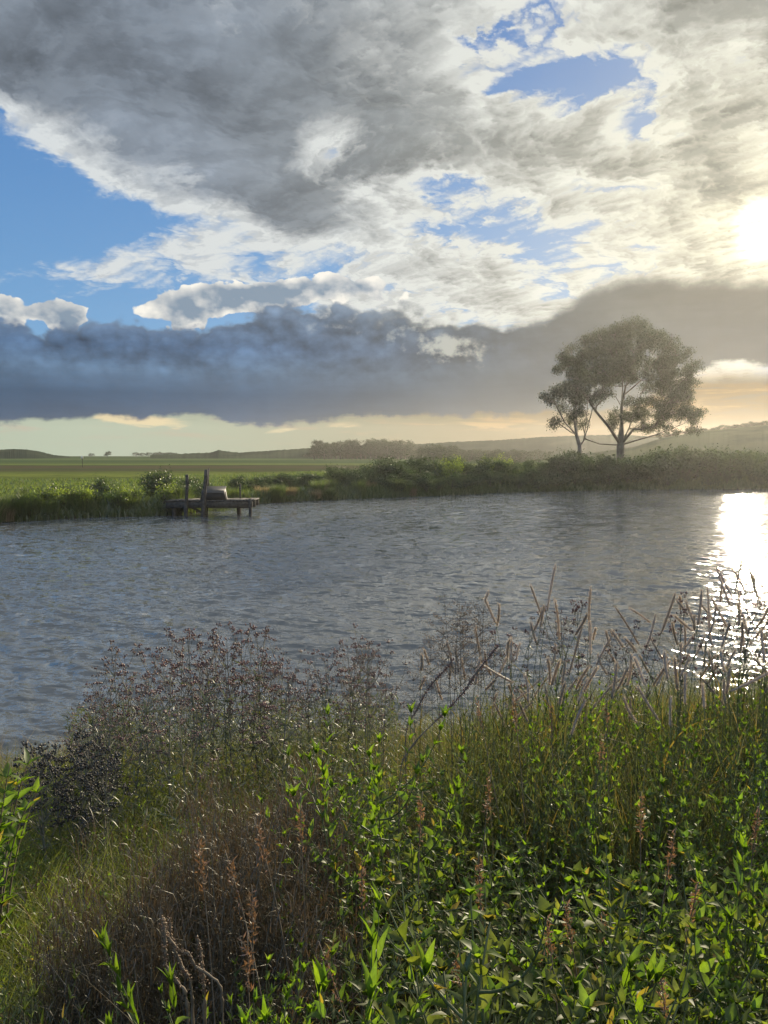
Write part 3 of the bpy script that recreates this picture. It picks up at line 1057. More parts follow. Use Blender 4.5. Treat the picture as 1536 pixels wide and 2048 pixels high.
def far_bank():
    rg = np.random.default_rng(12)
    def spot(px, t):
        """a point t metres behind the far waterline, on the sight line of column px"""
        x0 = ray(px, 980)[0]
        d = 40.0
        for _ in range(40):
            d = float(shore_far(np.array(x0 * d))) + t
        return np.array([x0 * d, d, float(ground(x0 * d, d))])
    def bush(px, t, h, v, kind, label, group):
        p = spot(px, t)
        if kind == 'dark':
            nm, parts, hh = 'dark_bush', BD[v % 3], (2.0, 2.4, 1.5)[v % 3]
        else:
            nm, parts, hh = 'pale_shrub', BL[v % 2], (1.5, 1.9)[v % 2]
        s = h / hh
        r = make(nm, parts, p, label, 'bush' if kind == 'dark' else 'shrub', group, rg.random() * 6.28, s)
        r.scale = (s * (0.85 + 0.4 * rg.random()), s * (0.85 + 0.4 * rg.random()), s)
    def row(px0, px1, n, t0, t1, h0, h1, kind, label, group):
        for i in range(n):
            px = px0 + (px1 - px0) * (i + 0.5 + (rg.random() - 0.5) * 0.7) / n
            bush(px, t0 + (t1 - t0) * rg.random(), h0 + (h1 - h0) * rg.random(), int(rg.integers(0, 6)), kind, label, group)
    row(20, 235, 9, 1.6, 4.0, 0.6, 1.15, 'dark', 'low dark bush on the bank beside the jetty, in front of the open fields', 'dark bushes by the open fields')
    for px, h in ((200, 1.6), (305, 1.9), (322, 2.0)):
        bush(px, 4.5, h, 1, 'dark', {200: 'dark bush with a pointed top between the open fields and the jetty', 305: 'upright dark bush just behind the landward end of the jetty', 322: 'tall narrow bush standing closest to the jetty posts'}[px], None)
    row(350, 560, 10, 3.5, 7.0, 0.8, 1.35, 'dark', 'dark tangled bush on the bank directly behind the jetty', 'dark bushes behind the jetty')
    row(338, 366, 3, -0.1, 0.6, 0.7, 1.0, 'dark', 'low dark bush growing under the landward end of the jetty', 'low bushes under the jetty end')
    row(690, 790, 7, 3.0, 8.0, 1.1, 1.8, 'dark', 'dark rounded bush on the far bank below the dense grove', 'dark bushes below the grove')
    row(560, 690, 10, 2.0, 8.0, 0.7, 1.25, 'dark', 'dark rounded bush on the far bank below the dense grove', 'dark bushes below the grove')
    bush(770, 6.5, 2.6, 1, 'dark', 'tallest loose bush on the far bank, rising in front of the dense grove', None)
    bush(672, 6.5, 1.8, 1, 'dark', 'peaked dark bush on the far bank in front of the grove edge', None)
    row(780, 1100, 20, 2.0, 9.0, 1.4, 2.2, 'dark', 'dark bush in the thicket between the grove and the slender tree', 'thicket bushes short of the slender tree')
    row(1100, 1300, 14, 1.5, 5.0, 1.9, 2.8, 'dark', 'hazy dark bush in the thicket at the foot of the tall gum tree', 'thicket bushes at the foot of the gum tree')
    row(1290, 1580, 18, 1.5, 8.0, 2.0, 3.2, 'dark', 'hazy dark bush beyond the gum tree, above the sun glitter', 'thicket bushes beyond the gum tree')
    row(780, 1580, 30, 0.2, 1.6, 1.0, 1.7, 'dark', 'low dark bush hanging over the far waterline', 'low bushes along the far waterline')
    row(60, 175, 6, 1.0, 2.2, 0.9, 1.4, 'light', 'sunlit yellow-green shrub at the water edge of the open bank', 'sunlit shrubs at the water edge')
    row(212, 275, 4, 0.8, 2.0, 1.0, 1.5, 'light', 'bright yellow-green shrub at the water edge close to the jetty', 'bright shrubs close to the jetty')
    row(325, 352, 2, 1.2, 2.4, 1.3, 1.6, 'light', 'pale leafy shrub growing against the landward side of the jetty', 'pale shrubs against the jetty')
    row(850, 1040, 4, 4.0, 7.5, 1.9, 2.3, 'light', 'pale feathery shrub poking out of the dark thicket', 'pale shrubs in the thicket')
    for i in range(46):
        px = -40 + 900 * rg.random()
        v = int(rg.choice([0, 1, 2], p=[0.45, 0.35, 0.2]))
        tag(link('dry_reed_clump' if v == 2 else 'reed_clump', RC[v], None, spot(px, 0.1 + rg.random() * 2.4)),
            'clump of dry straw-coloured grass on the far bank' if v == 2 else 'clump of green reeds at the far waterline', 'grass clump',
            'dry grass clumps on the far bank' if v == 2 else 'reed clumps along the far waterline').rotation_euler = (0, 0, rg.random() * 6)
    # rough grass of the far bank and the field edge behind it
    mb = MB()
    n = 60000
    x = -45 + 110 * rg.random(n)
    t = 14 * rg.random(n) ** 1.6
    y = shore_far(x) + t - 0.1
    b = np.stack([x, y, ground(x, y) - 0.03], -1)
    hh = (0.25 + 0.45 * rg.random(n)) * np.where(t < 2.5, 1.3, np.where(t > 8, 0.55, 0.9))
    blades(mb, b, hh, 0.05 + 0.04 * rg.random(n), rg.random(n) * 6.28, 0.2 + 0.5 * rg.random(n), 2, rg, side=rg.normal(size=n) * 0.5)
    n = 30000
    x = -48 + 66 * rg.random(n)
    t = 9 + 45 * rg.random(n) ** 1.3
    y = shore_far(x) + t
    b = np.stack([x, y, ground(x, y) - 0.03], -1)
    keep = wob(x, y * 2.5, 0.35, 15) > -0.1
    b = b[keep]
    n = len(b)
    blades(mb, b, 0.18 + 0.30 * rg.random(n), 0.06 + 0.05 * rg.random(n), rg.random(n) * 6.28, 0.2 + 0.5 * rg.random(n), 2, rg, side=rg.normal(size=n) * 0.5)
    tag(link('rough_grass', mb.mesh('rough_grass', REED)), 'rough green grass covering the far bank', None, None, 'stuff')


far_bank()


# ------------------------------------------------------------------ jetty
WOOD = mat_bark('weathered_wood', (0.030, 0.027, 0.022), (0.075, 0.066, 0.055), 6, 0.85)
WOOD_PALE = mat_bark('grey_wood', (0.035, 0.032, 0.027), (0.075, 0.068, 0.058), 7, 0.85)


def jetty():
    D = 47.0
    c = at(430, 1000, D)
    x0, x1 = at(330, 1000, D)[0], at(505, 1000, D)[0]
    zt = at(430, 1001, D)[2]
    base = np.array([(x0 + x1) / 2, D, 0.0])
    r = root('jetty', base, 'dark old timber jetty on posts reaching over the water from the far bank', 'jetty')
    def loc(px, py, dy): return at(px, py, D) + np.array([0, dy, 0]) - base
    dpt = 2.6
    mb = MB()
    Lx = x1 - x0
    n = 26
    rg = np.random.default_rng(8)
    for i in range(n):
        w = Lx / n
        box(mb, (-Lx / 2 + w * (i + 0.5), dpt / 2 + rg.normal() * 0.05, zt - 0.03 + rg.normal() * 0.008), (w - 0.02, dpt + rg.normal() * 0.06, 0.055))
    link('deck', mb.mesh('jetty_deck', WOOD_PALE, False), r)
    for dy in (0.10, dpt / 2, dpt - 0.1):
        mb = MB()
        box(mb, (0, dy, zt - 0.27), (Lx - 0.05, 0.12, 0.40))
        link('beam', mb.mesh('jetty_beam', WOOD, False), r)
    def post(px, ztop, dy, rad, lean=0.0, name='post'):
        x = loc(px, 1000, 0)[0]
        mb = MB()
        zs = np.linspace(-0.6, ztop, 7)
        pts = np.stack([x + lean * zs + 0.01 * rg.normal(size=7), dy + 0.01 * rg.normal(size=7), zs], -1)
        tube(mb, pts, rad * (1 + 0.06 * rg.normal(size=7)), 9)
        link(name, mb.mesh('jetty_post', WOOD), r)
    post(371, zt - 0.06, 0.02, 0.13)
    post(463, zt - 0.06, dpt - 0.3, 0.12)
    post(500, zt + 0.12, 0.06, 0.10)
    post(388, zt - 0.06, dpt - 0.3, 0.13)
    post(397, zt - 0.06, dpt * 0.45, 0.16, 0.05)
    post(345, zt - 0.06, 0.3, 0.12)
    post(373, at(373, 949, D)[2], -0.06, 0.095, 0.03)
    post(405, at(408, 939, D)[2], -0.05, 0.12, 0.10)
    post(402, at(404, 938, D)[2], 1.6, 0.05, 0.05)
    post(466, at(466, 972, D)[2], dpt - 0.2, 0.05)
    mb = MB()
    x = loc(395, 1000, 0)[0]
    tube(mb, [(x - 0.5, 0.2, zt - 0.4), (x + 0.5, 0.5, 0.05)], 0.07, 7)
    link('brace', mb.mesh('jetty_brace', WOOD), r)
    # a board fixed between the two mooring posts, and the rail
    # sheet-metal cover standing on the deck
    cb = at(421, 1000, D) + np.array([0, 0.5, 0])
    cb[2] = zt
    m, g = material('dull_sheet_metal')
    t = m.node_tree
    tc = g.n('TexCoord')
    nn = g.noise(E(t, tc.outputs['Object']), 3.0, 5, 0.65)
    p = g.n('BsdfPrincipled')
    g.put(p.inputs['Base Color'], g.mix(nn.ss(0.4, 0.65), (0.028, 0.028, 0.026), (0.018, 0.016, 0.014)))
    p.inputs['Roughness'].default_value = 0.6
    finish(m, g, p.outputs[0])
    cv = root('pump_cover', cb, 'dull grey box-shaped cover with a sloping lid standing on the jetty deck', 'pump cover')
    k = D / F
    w0, w1, h = 50 * k / 2, 43 * k / 2, 25 * k
    mb = MB()
    V = [(-w0, 0, 0.003), (w0, 0, 0.003), (w0, 0.9, 0.003), (-w0, 0.9, 0.003), (-w1, 0.08, h * 0.55), (w1, 0.08, h * 0.55), (w1, 0.85, h * 0.95), (-w1, 0.85, h * 0.95)]
    mb.add(V, [(0, 3, 2, 1), (0, 1, 5, 4), (1, 2, 6, 5), (2, 3, 7, 6), (3, 0, 4, 7)])
    link('body', mb.mesh('cover_body', m, False), cv)
    mb = MB()
    a = math.atan2(h * 0.4, 0.77)
    V = np.array([(sx * (w1 + 0.04), y_, z_) for (y_, z_) in ((0.0, h * 0.55 - 0.035), (0.92, h * 0.95 + 0.035), (0.92, h * 0.95 + 0.07), (0.0, h * 0.55)) for sx in (-1, 1)])
    V[:, 2] += 0.02
    mb.add(V, [(0, 1, 3, 2), (2, 3, 5, 4), (4, 5, 7, 6), (6, 7, 1, 0), (0, 2, 4, 6), (1, 7, 5, 3)])
    link('lid', mb.mesh('cover_lid', m, False), cv)


jetty()


def marker_post():
    p = at(165, 931, 150.0)
    z0 = float(ground(p[0], 150.0))
    r = root('field_marker', (p[0], 150.0, z0), 'small pale marker on a thin post out in the open field', 'marker post')
    mb = MB()
    tube(mb, [(0, 0, -0.2), (0, 0, 1.5), (0.02, 0, 2.2)], 0.05, 6)
    link('post', mb.mesh('marker_stake', WOOD), r)
    mb = MB()
    m = mat_bark('pale_paint', (0.55, 0.52, 0.36), (0.62, 0.6, 0.45), 4)
    box(mb, (0, -0.07, 1.9), (0.5, 0.03, 0.5))
    link('board', mb.mesh('marker_board', m, False), r)


marker_post()


# ------------------------------------------------------------------ haze
def build_haze():
    mb = MB()
    box(mb, (0, 140, 10.5), (1300, 900, 25.0))
    m, g = material('haze_air')
    v = g.n('VolumePrincipled')
    v.inputs['Color'].default_value = (0.98, 0.95, 0.87, 1)
    v.inputs['Density'].default_value = 0.00021
    v.inputs['Anisotropy'].default_value = 0.68
    o = g.n('OutputMaterial')
    m.node_tree.links.new(v.outputs[0], o.inputs['Volume'])
    tag(link('haze', mb.mesh('haze', m, False)), kind='stuff')


build_haze()


# ------------------------------------------------------------------ plants of the near bank
LEAF_GREEN = mat_leaf('broad_leaf', (0.040, 0.075, 0.010), (0.085, 0.125, 0.016), 0.58, (2.3, 2.4, 0.6), 0.5, 0.025, 0.06)
LEAF_PALE = mat_leaf('round_leaf', (0.060, 0.085, 0.018), (0.120, 0.140, 0.034), 0.52, (1.9, 1.9, 0.6), 0.5, 0.02, 0.10)
LEAF_DULL = mat_leaf('narrow_leaf', (0.046, 0.068, 0.018), (0.105, 0.125, 0.042), 0.45, (1.6, 1.6, 0.6), 0.4, 0.03, 0.10)
GRASS_GREEN = mat_leaf('grass_blade', (0.046, 0.060, 0.018), (0.110, 0.118, 0.048), 0.42, (1.4, 1.4, 0.6), 0.4, 0.03, 0.12)
GRASS_YELLOW = mat_leaf('fine_yellow_grass', (0.090, 0.120, 0.018), (0.185, 0.205, 0.040), 0.56, (1.5, 1.5, 0.6), 0.45, 0.03)
GRASS_STRAW = mat_leaf('straw_blade', (0.16, 0.125, 0.060), (0.30, 0.24, 0.13), 0.45, (1.2, 1.1, 0.8), 0.4, 0.04)
UMBEL_LEAF = mat_leaf('dull_weed_leaf', (0.050, 0.066, 0.024), (0.110, 0.120, 0.052), 0.45, (1.4, 1.4, 0.7))
HEAD_BROWN = mat_leaf('dry_flower_head', (0.13, 0.075, 0.068), (0.28, 0.175, 0.15), 0.48, (1.3, 1.0, 0.8))
HEAD_DARK = mat_leaf('dark_seed_head', (0.030, 0.025, 0.020), (0.085, 0.070, 0.055), 0.3, (1.2, 1.0, 0.8))
SPIKE = mat_leaf('grass_spike', (0.28, 0.25, 0.21), (0.44, 0.40, 0.34), 0.5, (1.15, 1.0, 0.8))
TWIG = mat_leaf('dry_twig', (0.030, 0.025, 0.014), (0.082, 0.066, 0.038), 0.3, (1.3, 1.0, 0.7), 0.45, 0.05)
RUST = mat_leaf('rusty_seed', (0.13, 0.080, 0.042), (0.27, 0.175, 0.10), 0.4, (1.2, 0.95, 0.6))
STEM_GREEN = mat_bark('green_stem', (0.055, 0.075, 0.022), (0.11, 0.115, 0.050), 14, 0.6)
STEM_DRY = mat_bark('dry_stem', (0.085, 0.065, 0.042), (0.17, 0.135, 0.095), 18, 0.8)
STEM_DARK = mat_bark('dark_stem', (0.095, 0.088, 0.062), (0.20, 0.18, 0.135), 14, 0.8)


def gz(x, y): return float(ground(x, y))


def stand(px, d, sink=0.03):
    """foot of a plant on the sight line of column px, d metres ahead"""
    x = ray(px, 1500)[0] * d
    return np.array([x, d, gz(x, d) - sink])


def top_h(px, py, d, foot):
    return at(px, py, d)[2] - foot[2]


def beads(mb, c, r, rng, stretchz=1.5):
    """small pointed seeds: octahedra"""
    c = np.asarray(c)
    n = len(c)
    o = np.array([(1, 0, 0), (0, 1, 0), (-1, 0, 0), (0, -1, 0), (0, 0, stretchz), (0, 0, -stretchz)], float)
    ax = unit(rng.normal(size=(n, 3)) + np.array([0, 0, 1.2]))
    s = unit(np.cross(ax, np.array([0.3, 0.9, 0.1])))
    b = np.cross(ax, s)
    r = np.broadcast_to(r, (n,)) * (0.7 + 0.6 * rng.random(n))
    V = c[:, None] + r[:, None, None] * (o[None, :, 0, None] * s[:, None] + o[None, :, 1, None] * b[:, None] + o[None, :, 2, None] * ax[:, None])
    f = np.array([(0, 1, 4), (1, 2, 4), (2, 3, 4), (3, 0, 4), (1, 0, 5), (2, 1, 5), (3, 2, 5), (0, 3, 5)])
    mb.add(V.reshape(-1, 3), None, (np.arange(n)[:, None, None] * 6 + f).reshape(-1, 3))


def umbel_weed(seed, head_mat, name, h=1.5, nb=12, dense=1.0, spread=1.0):
    """tall dried weed: stem, thin leaves, flat clusters of seed heads at the top"""
    rg = np.random.default_rng(seed)
    st, lf, hd = MB(), MB(), MB()
    lean = rg.normal(size=2) * 0.06 * h
    main = bez((0, 0, 0), (lean[0] * 0.2, lean[1] * 0.2, h * 0.5), (lean[0], lean[1], h), 12)
    tube(st, main, np.linspace(0.0080, 0.0026, 12), 5)
    ends = []
    for i in range(nb):
        t = 0.38 + 0.6 * (i + rg.random()) / nb
        p = main[int(t * 11)]
        a = i * 2.4 + rg.random()
        ln = h * (0.10 + 0.22 * (1 - t)) * (0.7 + 0.6 * rg.random()) * spread
        tip = p + np.array([math.cos(a) * ln * 0.75, math.sin(a) * ln * 0.75, ln * (1.1 + 0.5 * rg.random())])
        pl = bez(p, p + np.array([math.cos(a) * ln * 0.5, math.sin(a) * ln * 0.5, ln * 0.35]), tip, 6)
        tube(st, pl, np.linspace(0.0038, 0.0018, 6), 4, False)
        ends.append(tip)
        for q in ((3,) if rg.random() < 0.7 else (2, 4)):
            a2 = a + rg.normal() * 1.2
            l2 = ln * (0.25 + 0.3 * rg.random())
            e = pl[q] + np.array([math.cos(a2) * l2 * 0.7, math.sin(a2) * l2 * 0.7, l2])
            tube(st, [pl[q], (pl[q] + e) / 2 + rg.normal(size=3) * 0.006, e], [0.0024, 0.0020, 0.0015], 3, False)
            ends.append(e)
    ends.append(main[-1])
    for e in ends:
        k = int((4 + rg.integers(0, 6)) * dense)
        offs = rg.normal(size=(k, 3)) * np.array([0.019, 0.019, 0.008])
        for o in offs[: min(k, 4)]:
            tube(st, [e - (0, 0, 0.02), e + o], [0.0015, 0.0012], 3, False)
        beads(hd, e + offs, 0.0082, rg, 1.3)
    n = int(62 * h)
    t = rg.random(n) ** 0.9 * 0.85
    idx = (t * 11).astype(int)
    a = rg.random(n) * 6.283
    d = np.stack([np.cos(a), np.sin(a), 0.5 + 0.4 * rg.normal(size=n)], -1)
    leaves(lf, main[idx] + rg.normal(size=(n, 3)) * 0.003, d, np.array([0, 0, 1.0]) + 0.3 * rg.normal(size=(n, 3)), 0.05 + 0.10 * rg.random(n), 0.010 + 0.008 * rg.random(n), 0.2, 0.5, rg)
    return [('stem', st.mesh(name + '_stem', STEM_DARK)), ('leaves', lf.mesh(name + '_leaves', UMBEL_LEAF)), ('blossom', hd.mesh(name + '_heads', head_mat))]  # last part is the clustered dry seed heads


def build_umbels():
    rg = np.random.default_rng(50)
    V = [umbel_weed(51 + i, HEAD_BROWN, 'seedhead_weed', 1.5, 8 + i) for i in range(5)]
    W = [umbel_weed(61 + i, HEAD_DARK, 'grey_seedhead_weed', 0.9, 11, 1.5, 1.0) for i in range(3)]
    def put(V, nm, px, py, d, label, cat, group):
        f = stand(px, d)
        h = max(0.25, top_h(px, py, d, f))
        hh = 1.5 if V is not W else 0.9
        r = make(nm, V[int(rg.integers(0, len(V)))], f, label, cat, group, rg.random() * 6.28, h / hh)
        w = min(1.25, max(0.75, 0.9 / (h / hh))) * h / hh
        r.scale = (w, w, h / hh)
        return r
    edge = [(150, 1450), (185, 1385), (215, 1350), (245, 1295), (275, 1310), (305, 1330), (335, 1290), (362, 1285), (392, 1275), (422, 1272), (455, 1280), (478, 1266), (500, 1285), (528, 1268), (555, 1310), (575, 1350)]
    for px, py in edge:
        put(V, 'seedhead_weed', px + rg.normal() * 4, py, 6.6 + 1.2 * rg.random(), 'tall dried weed with maroon-brown flower clusters against the open water', 'weed', 'dried weeds along the top of the weedy clump by the water')
    for i in range(34):
        px = 150 + 430 * rg.random()
        top = np.interp(px, [e[0] for e in edge], [e[1] for e in edge])
        put(V, 'seedhead_weed', px, top + 25 + 150 * rg.random() ** 1.5, 5.2 + 2.4 * rg.random(), 'shorter dried weed inside the weedy clump by the water', 'weed', 'dried weeds inside the weedy clump by the water')
    for px, py in [(620, 1335), (645, 1310), (668, 1318), (690, 1300), (705, 1290), (728, 1292), (740, 1300), (765, 1335), (655, 1350), (715, 1340), (600, 1380), (680, 1370)]:
        put(V, 'seedhead_weed', px, py, 6.4 + 1.4 * rg.random(), 'thin dried weed in the small group beyond the brown bush', 'weed', 'dried weeds in the small group beyond the brown bush')
    for px, py in [(1045, 1235), (1130, 1226), (1160, 1220), (1025, 1275), (1290, 1270), (1360, 1215), (1466, 1200), (1510, 1190), (1450, 1260), (1530, 1250)]:
        put(V, 'seedhead_weed', px, py, 6.5 + 1.6 * rg.random(), 'dried weed with small dark heads growing among the grass spikes', 'weed', 'dried weeds among the grass spikes')
    for i in range(11):
        px = 82 + 125 * rg.random()
        put(W, 'grey_seedhead_weed', px, 1490 + 0.2 * abs(px - 130) + 70 * rg.random(), 4.6 + 0.9 * rg.random(), 'dark grey seed-laden weed between the leafy sapling and the weedy clump', 'weed', 'dark grey weeds next to the leafy sapling')


build_umbels()


def spike_plant(tip, sb, foot, label, group, kink=None, rng=RNG):
    """one tall grass stalk with a bristly cylindrical head; all points in the world"""
    r = root('grass_stalk', foot, label, 'grass stalk', group)
    tip, sb = np.asarray(tip) - foot, np.asarray(sb) - foot
    st, hd, bl = MB(), MB(), MB()
    low = np.array([0, 0, 0.0])
    d = unit(tip - sb)
    c = sb - d * np.linalg.norm(sb) * 0.45
    c[2] = max(c[2], 0.3)
    culm = bez(low, c, sb, 9)
    tube(st, culm, np.linspace(0.0032, 0.0020, 9), 5)
    link('stem', st.mesh('spike_stem', STEM_GREEN), r)
    if kink is not None:
        kink = np.asarray(kink) - foot
        ax = np.concatenate([bez(sb, (sb + kink) / 2, kink, 10), bez(kink, (kink + tip) / 2, tip, 6)[1:]])
    else:
        ax = bez(sb, (sb + tip) / 2 + rng.normal(size=3) * 0.012, tip, 14)
    m = len(ax)
    rad = 0.0078 * np.minimum(1, np.minimum(np.linspace(0, 6, m) + 0.45, np.linspace(5, 0, m) + 0.35)) * (1 + 0.08 * rng.normal(size=m))
    tube(hd, ax, rad, 7)
    n = 420
    t = rng.random(n) * (m - 1.001)
    i = t.astype(int)
    p = ax[i] + (ax[i + 1] - ax[i]) * (t - i)[:, None]
    o = unit(rng.normal(size=(n, 3)))
    dd = unit(o * 0.9 + d * 0.8)
    leaves(hd, p + o * 0.006, dd, rng.normal(size=(n, 3)), 0.008 + 0.007 * rng.random(n), 0.0022, 0, 0, rng, simple=True)
    link('seed_head', hd.mesh('spike_head', SPIKE), r)
    k = 4
    a = rng.random(k) * 6.283
    b = culm[rng.integers(1, 5, k)]
    blades(bl, b, 0.35 + 0.45 * rng.random(k), 0.007 + 0.004 * rng.random(k), a, 0.4 + 0.6 * rng.random(k), 7, rng)
    link('leaves', bl.mesh('spike_blades', GRASS_GREEN), r)
    return r


def build_spikes():
    rg = np.random.default_rng(70)
    # tip and foot of each head, in the enlarged crop of the photo
    K = [((455, 250), (450, 345)), ((690, 100), (655, 270)), ((585, 180), (630, 300)), ((815, 180), (820, 340)), ((675, 230), (700, 400)), ((805, 285), (765, 380)), ((790, 340), (742, 530)), ((360, 335), (385, 460)), ((250, 405), (275, 515)), ((288, 435), (300, 530)), ((310, 475), (325, 560)), ((160, 435), (182, 500)), ((150, 455), (148, 522)), ((165, 545), (140, 600)),
         ((1150, 205), (1110, 370)), ((1305, 190), (1300, 400)), ((1275, 200), (1255, 340)), ((1435, 60), (1400, 220)), ((1350, 112), (1385, 260)), ((1090, 300), (1050, 430)), ((915, 260), (1020, 420)), ((985, 275), (1065, 330)), ((1212, 245), (1240, 330)), ((1165, 215), (1185, 280)), ((915, 365), (957, 430)), ((912, 380), (850, 500)), ((985, 455), (975, 580)), ((500, 390), (495, 470)), ((515, 400), (510, 490)), ((838, 345), (836, 400)),
         ((1160, 300), (1235, 365)), ((1310, 230), (1380, 360)), ((1430, 190), (1425, 300)), ((1395, 112), (1440, 200)), ((1440, 100), (1485, 210)), ((640, 260), (625, 350)), ((630, 265), (600, 360)), ((1265, 250), (1330, 330)), ((1355, 150), (1345, 250)), ((1365, 130), (1395, 230)), ((1340, 260), (1300, 380)), ((1290, 380), (1235, 480)), ((1385, 330), (1350, 430)), ((1470, 130), (1500, 240)), ((1240, 300), (1242, 360)), ((1180, 245), (1215, 300)), ((830, 330), (825, 460)), ((1130, 315), (1175, 420)), ((1445, 310), (1470, 420)), ((1200, 340), (1204, 460)), ((960, 390), (1010, 450)), ((690, 420), (670, 500)), ((550, 420), (530, 480)), ((590, 330), (612, 420)), ((1500, 250), (1480, 360)), ((1320, 300), (1310, 420)), ((440, 550), (405, 600)), ((1255, 520), (1275, 610)), ((270, 480), (262, 560)), ((210, 560), (232, 640)), ((720, 480), (712, 580)), ((890, 365), (905, 430)), ((1075, 400), (1110, 470)), ((1410, 250), (1420, 350))]
    spec = {1: 'tallest straight grass spike of the middle group, pointing up past its neighbours', 3: 'stout upright grass spike standing alone just past the tallest one', 17: 'thick leaning grass spike, highest of those against the sun glitter'}
    for i, (a, b) in enumerate(K):
        d = 5.2 + 1.8 * rg.random()
        q = lambda c: (768 + c[0] / 2, 1080 + c[1] / 2)
        tip, sb = at(*q(a), d), at(*q(b), d)
        tip = tip + np.array([0, rg.normal() * 0.05, 0])
        fx = sb[0] + (sb[0] - tip[0]) * 0.5 + rg.normal() * 0.05
        foot = np.array([fx, d + rg.normal() * 0.08, 0])
        foot[2] = gz(foot[0], foot[1]) - 0.02
        if i in spec:
            lab, grp = spec[i], None
        elif q(a)[0] < 930:
            lab, grp = 'short thin grass spike beside the curving rough stalks', 'grass spikes beside the curving rough stalks'
        elif q(a)[0] < 1240:
            lab, grp = 'brown grass spike of the middle group in front of grey water', 'grass spikes of the middle group'
        else:
            lab, grp = 'brown grass spike of the crowded group towards the sun glitter', 'grass spikes towards the sun glitter'
        spike_plant(tip, sb, foot, lab, grp, None, rg)
    d = 5.6
    q = lambda c: (768 + c[0] / 2, 1080 + c[1] / 2)
    foot = stand(q((460, 600))[0], d)
    spike_plant(at(*q((420, 203)), d), at(*q((448, 335)), d), foot, 'grass spike bent into a sharp elbow near its tip', None, at(*q((405, 240)), d), rg)
    for i in range(70):
        px = 960 + 620 * rg.random()
        py = 1290 + 120 * rg.random() - 60 * max(0, (px - 1250) / 300)
        d = 4.6 + 2.6 * rg.random()
        tip = at(px, py, d)
        lean = rg.normal() * 0.10
        sb = tip - np.array([lean, rg.normal() * 0.06, 0.13 + 0.10 * rg.random()])
        foot = np.array([sb[0] - lean * 1.2, d, 0])
        foot[2] = gz(foot[0], d) - 0.02
        spike_plant(tip, sb, foot, 'low grass spike half sunk in the green growth', 'low grass spikes in the green growth', None, rg)


build_spikes()


def broadleaf(seed, h=1.0, nb=7, ll=0.065, bare=0.25, spread=1.0, ratio=0.40, mat=None):
    """leafy green weed: upright stem, forking side shoots, pointed leaves in pairs and tufts"""
    rg = np.random.default_rng(seed)
    st, lf = MB(), MB()
    lean = rg.normal(size=2) * 0.10
    main = bez((0, 0, 0), (lean[0] * 0.1, lean[1] * 0.1, h * 0.55), (lean[0], lean[1], h * 0.92), 14)
    tube(st, main, np.linspace(0.0065, 0.0024, 14), 6)
    axes = [(main, bare)]
    for i in range(nb):
        t = bare + (0.92 - bare) * (i + 0.5 * rg.random()) / nb
        p = main[int(t * 13)]
        a = i * 1.57 + (i // 2) * 0.6 + rg.normal() * 0.3
        ln = h * (0.24 + 0.30 * (1 - t)) * (0.7 + 0.5 * rg.random()) * spread
        tip = p + np.array([math.cos(a) * ln * 0.75, math.sin(a) * ln * 0.75, ln * 0.75])
        pl = bez(p, p + np.array([math.cos(a) * ln * 0.55, math.sin(a) * ln * 0.55, ln * 0.18]), tip, 9)
        tube(st, pl, np.linspace(0.0036, 0.0018, 9), 5, False)
        axes.append((pl, 0.25))
    B, D, U, L = [], [], [], []
    for ax, s0 in axes:
        ln = np.linalg.norm(ax[-1] - ax[0])
        m = max(3, int(ln * (1 - s0) / 0.055))
        for k in range(m):
            t = s0 + (0.98 - s0) * (k + 0.3) / m
            f = t * (len(ax) - 1)
            i = min(int(f), len(ax) - 2)
            p = ax[i] + (ax[i + 1] - ax[i]) * (f - i)
            tg = unit(ax[i + 1] - ax[i])
            a0 = k * 1.571 + rg.normal() * 0.3
            for o in (0, math.pi):
                if rg.random() < 0.12: continue
                a = a0 + o
                out = np.array([math.cos(a), math.sin(a), 0])
                B.append(p)
                D.append(out * (0.9 - 0.45 * t) + tg * (0.35 + 0.7 * t) + rg.normal(size=3) * 0.22)
                U.append(np.array([0, 0, 1.0]) + rg.normal(size=3) * 0.35 - out * 0.2)
                L.append(ll * (1.15 - 0.45 * t) * (0.65 + 0.6 * rg.random()))
        for k in range(5):
            a = k * 1.26 + rg.random()
            B.append(ax[-1]); D.append(np.array([math.cos(a), math.sin(a), 1.6 + rg.random()]))
            U.append(np.array([-math.cos(a), -math.sin(a), 0.6])); L.append(ll * (0.5 + 0.4 * rg.random()))
    L = np.array(L)
    leaves(lf, B, D, U, L, L * ratio * (0.8 + 0.4 * rg.random(len(L))), 0.35, 0.35, rg)
    return [('stem', st.mesh('weed_stem', STEM_GREEN)), ('leaves', lf.mesh('weed_leaves', mat or LEAF_GREEN))]


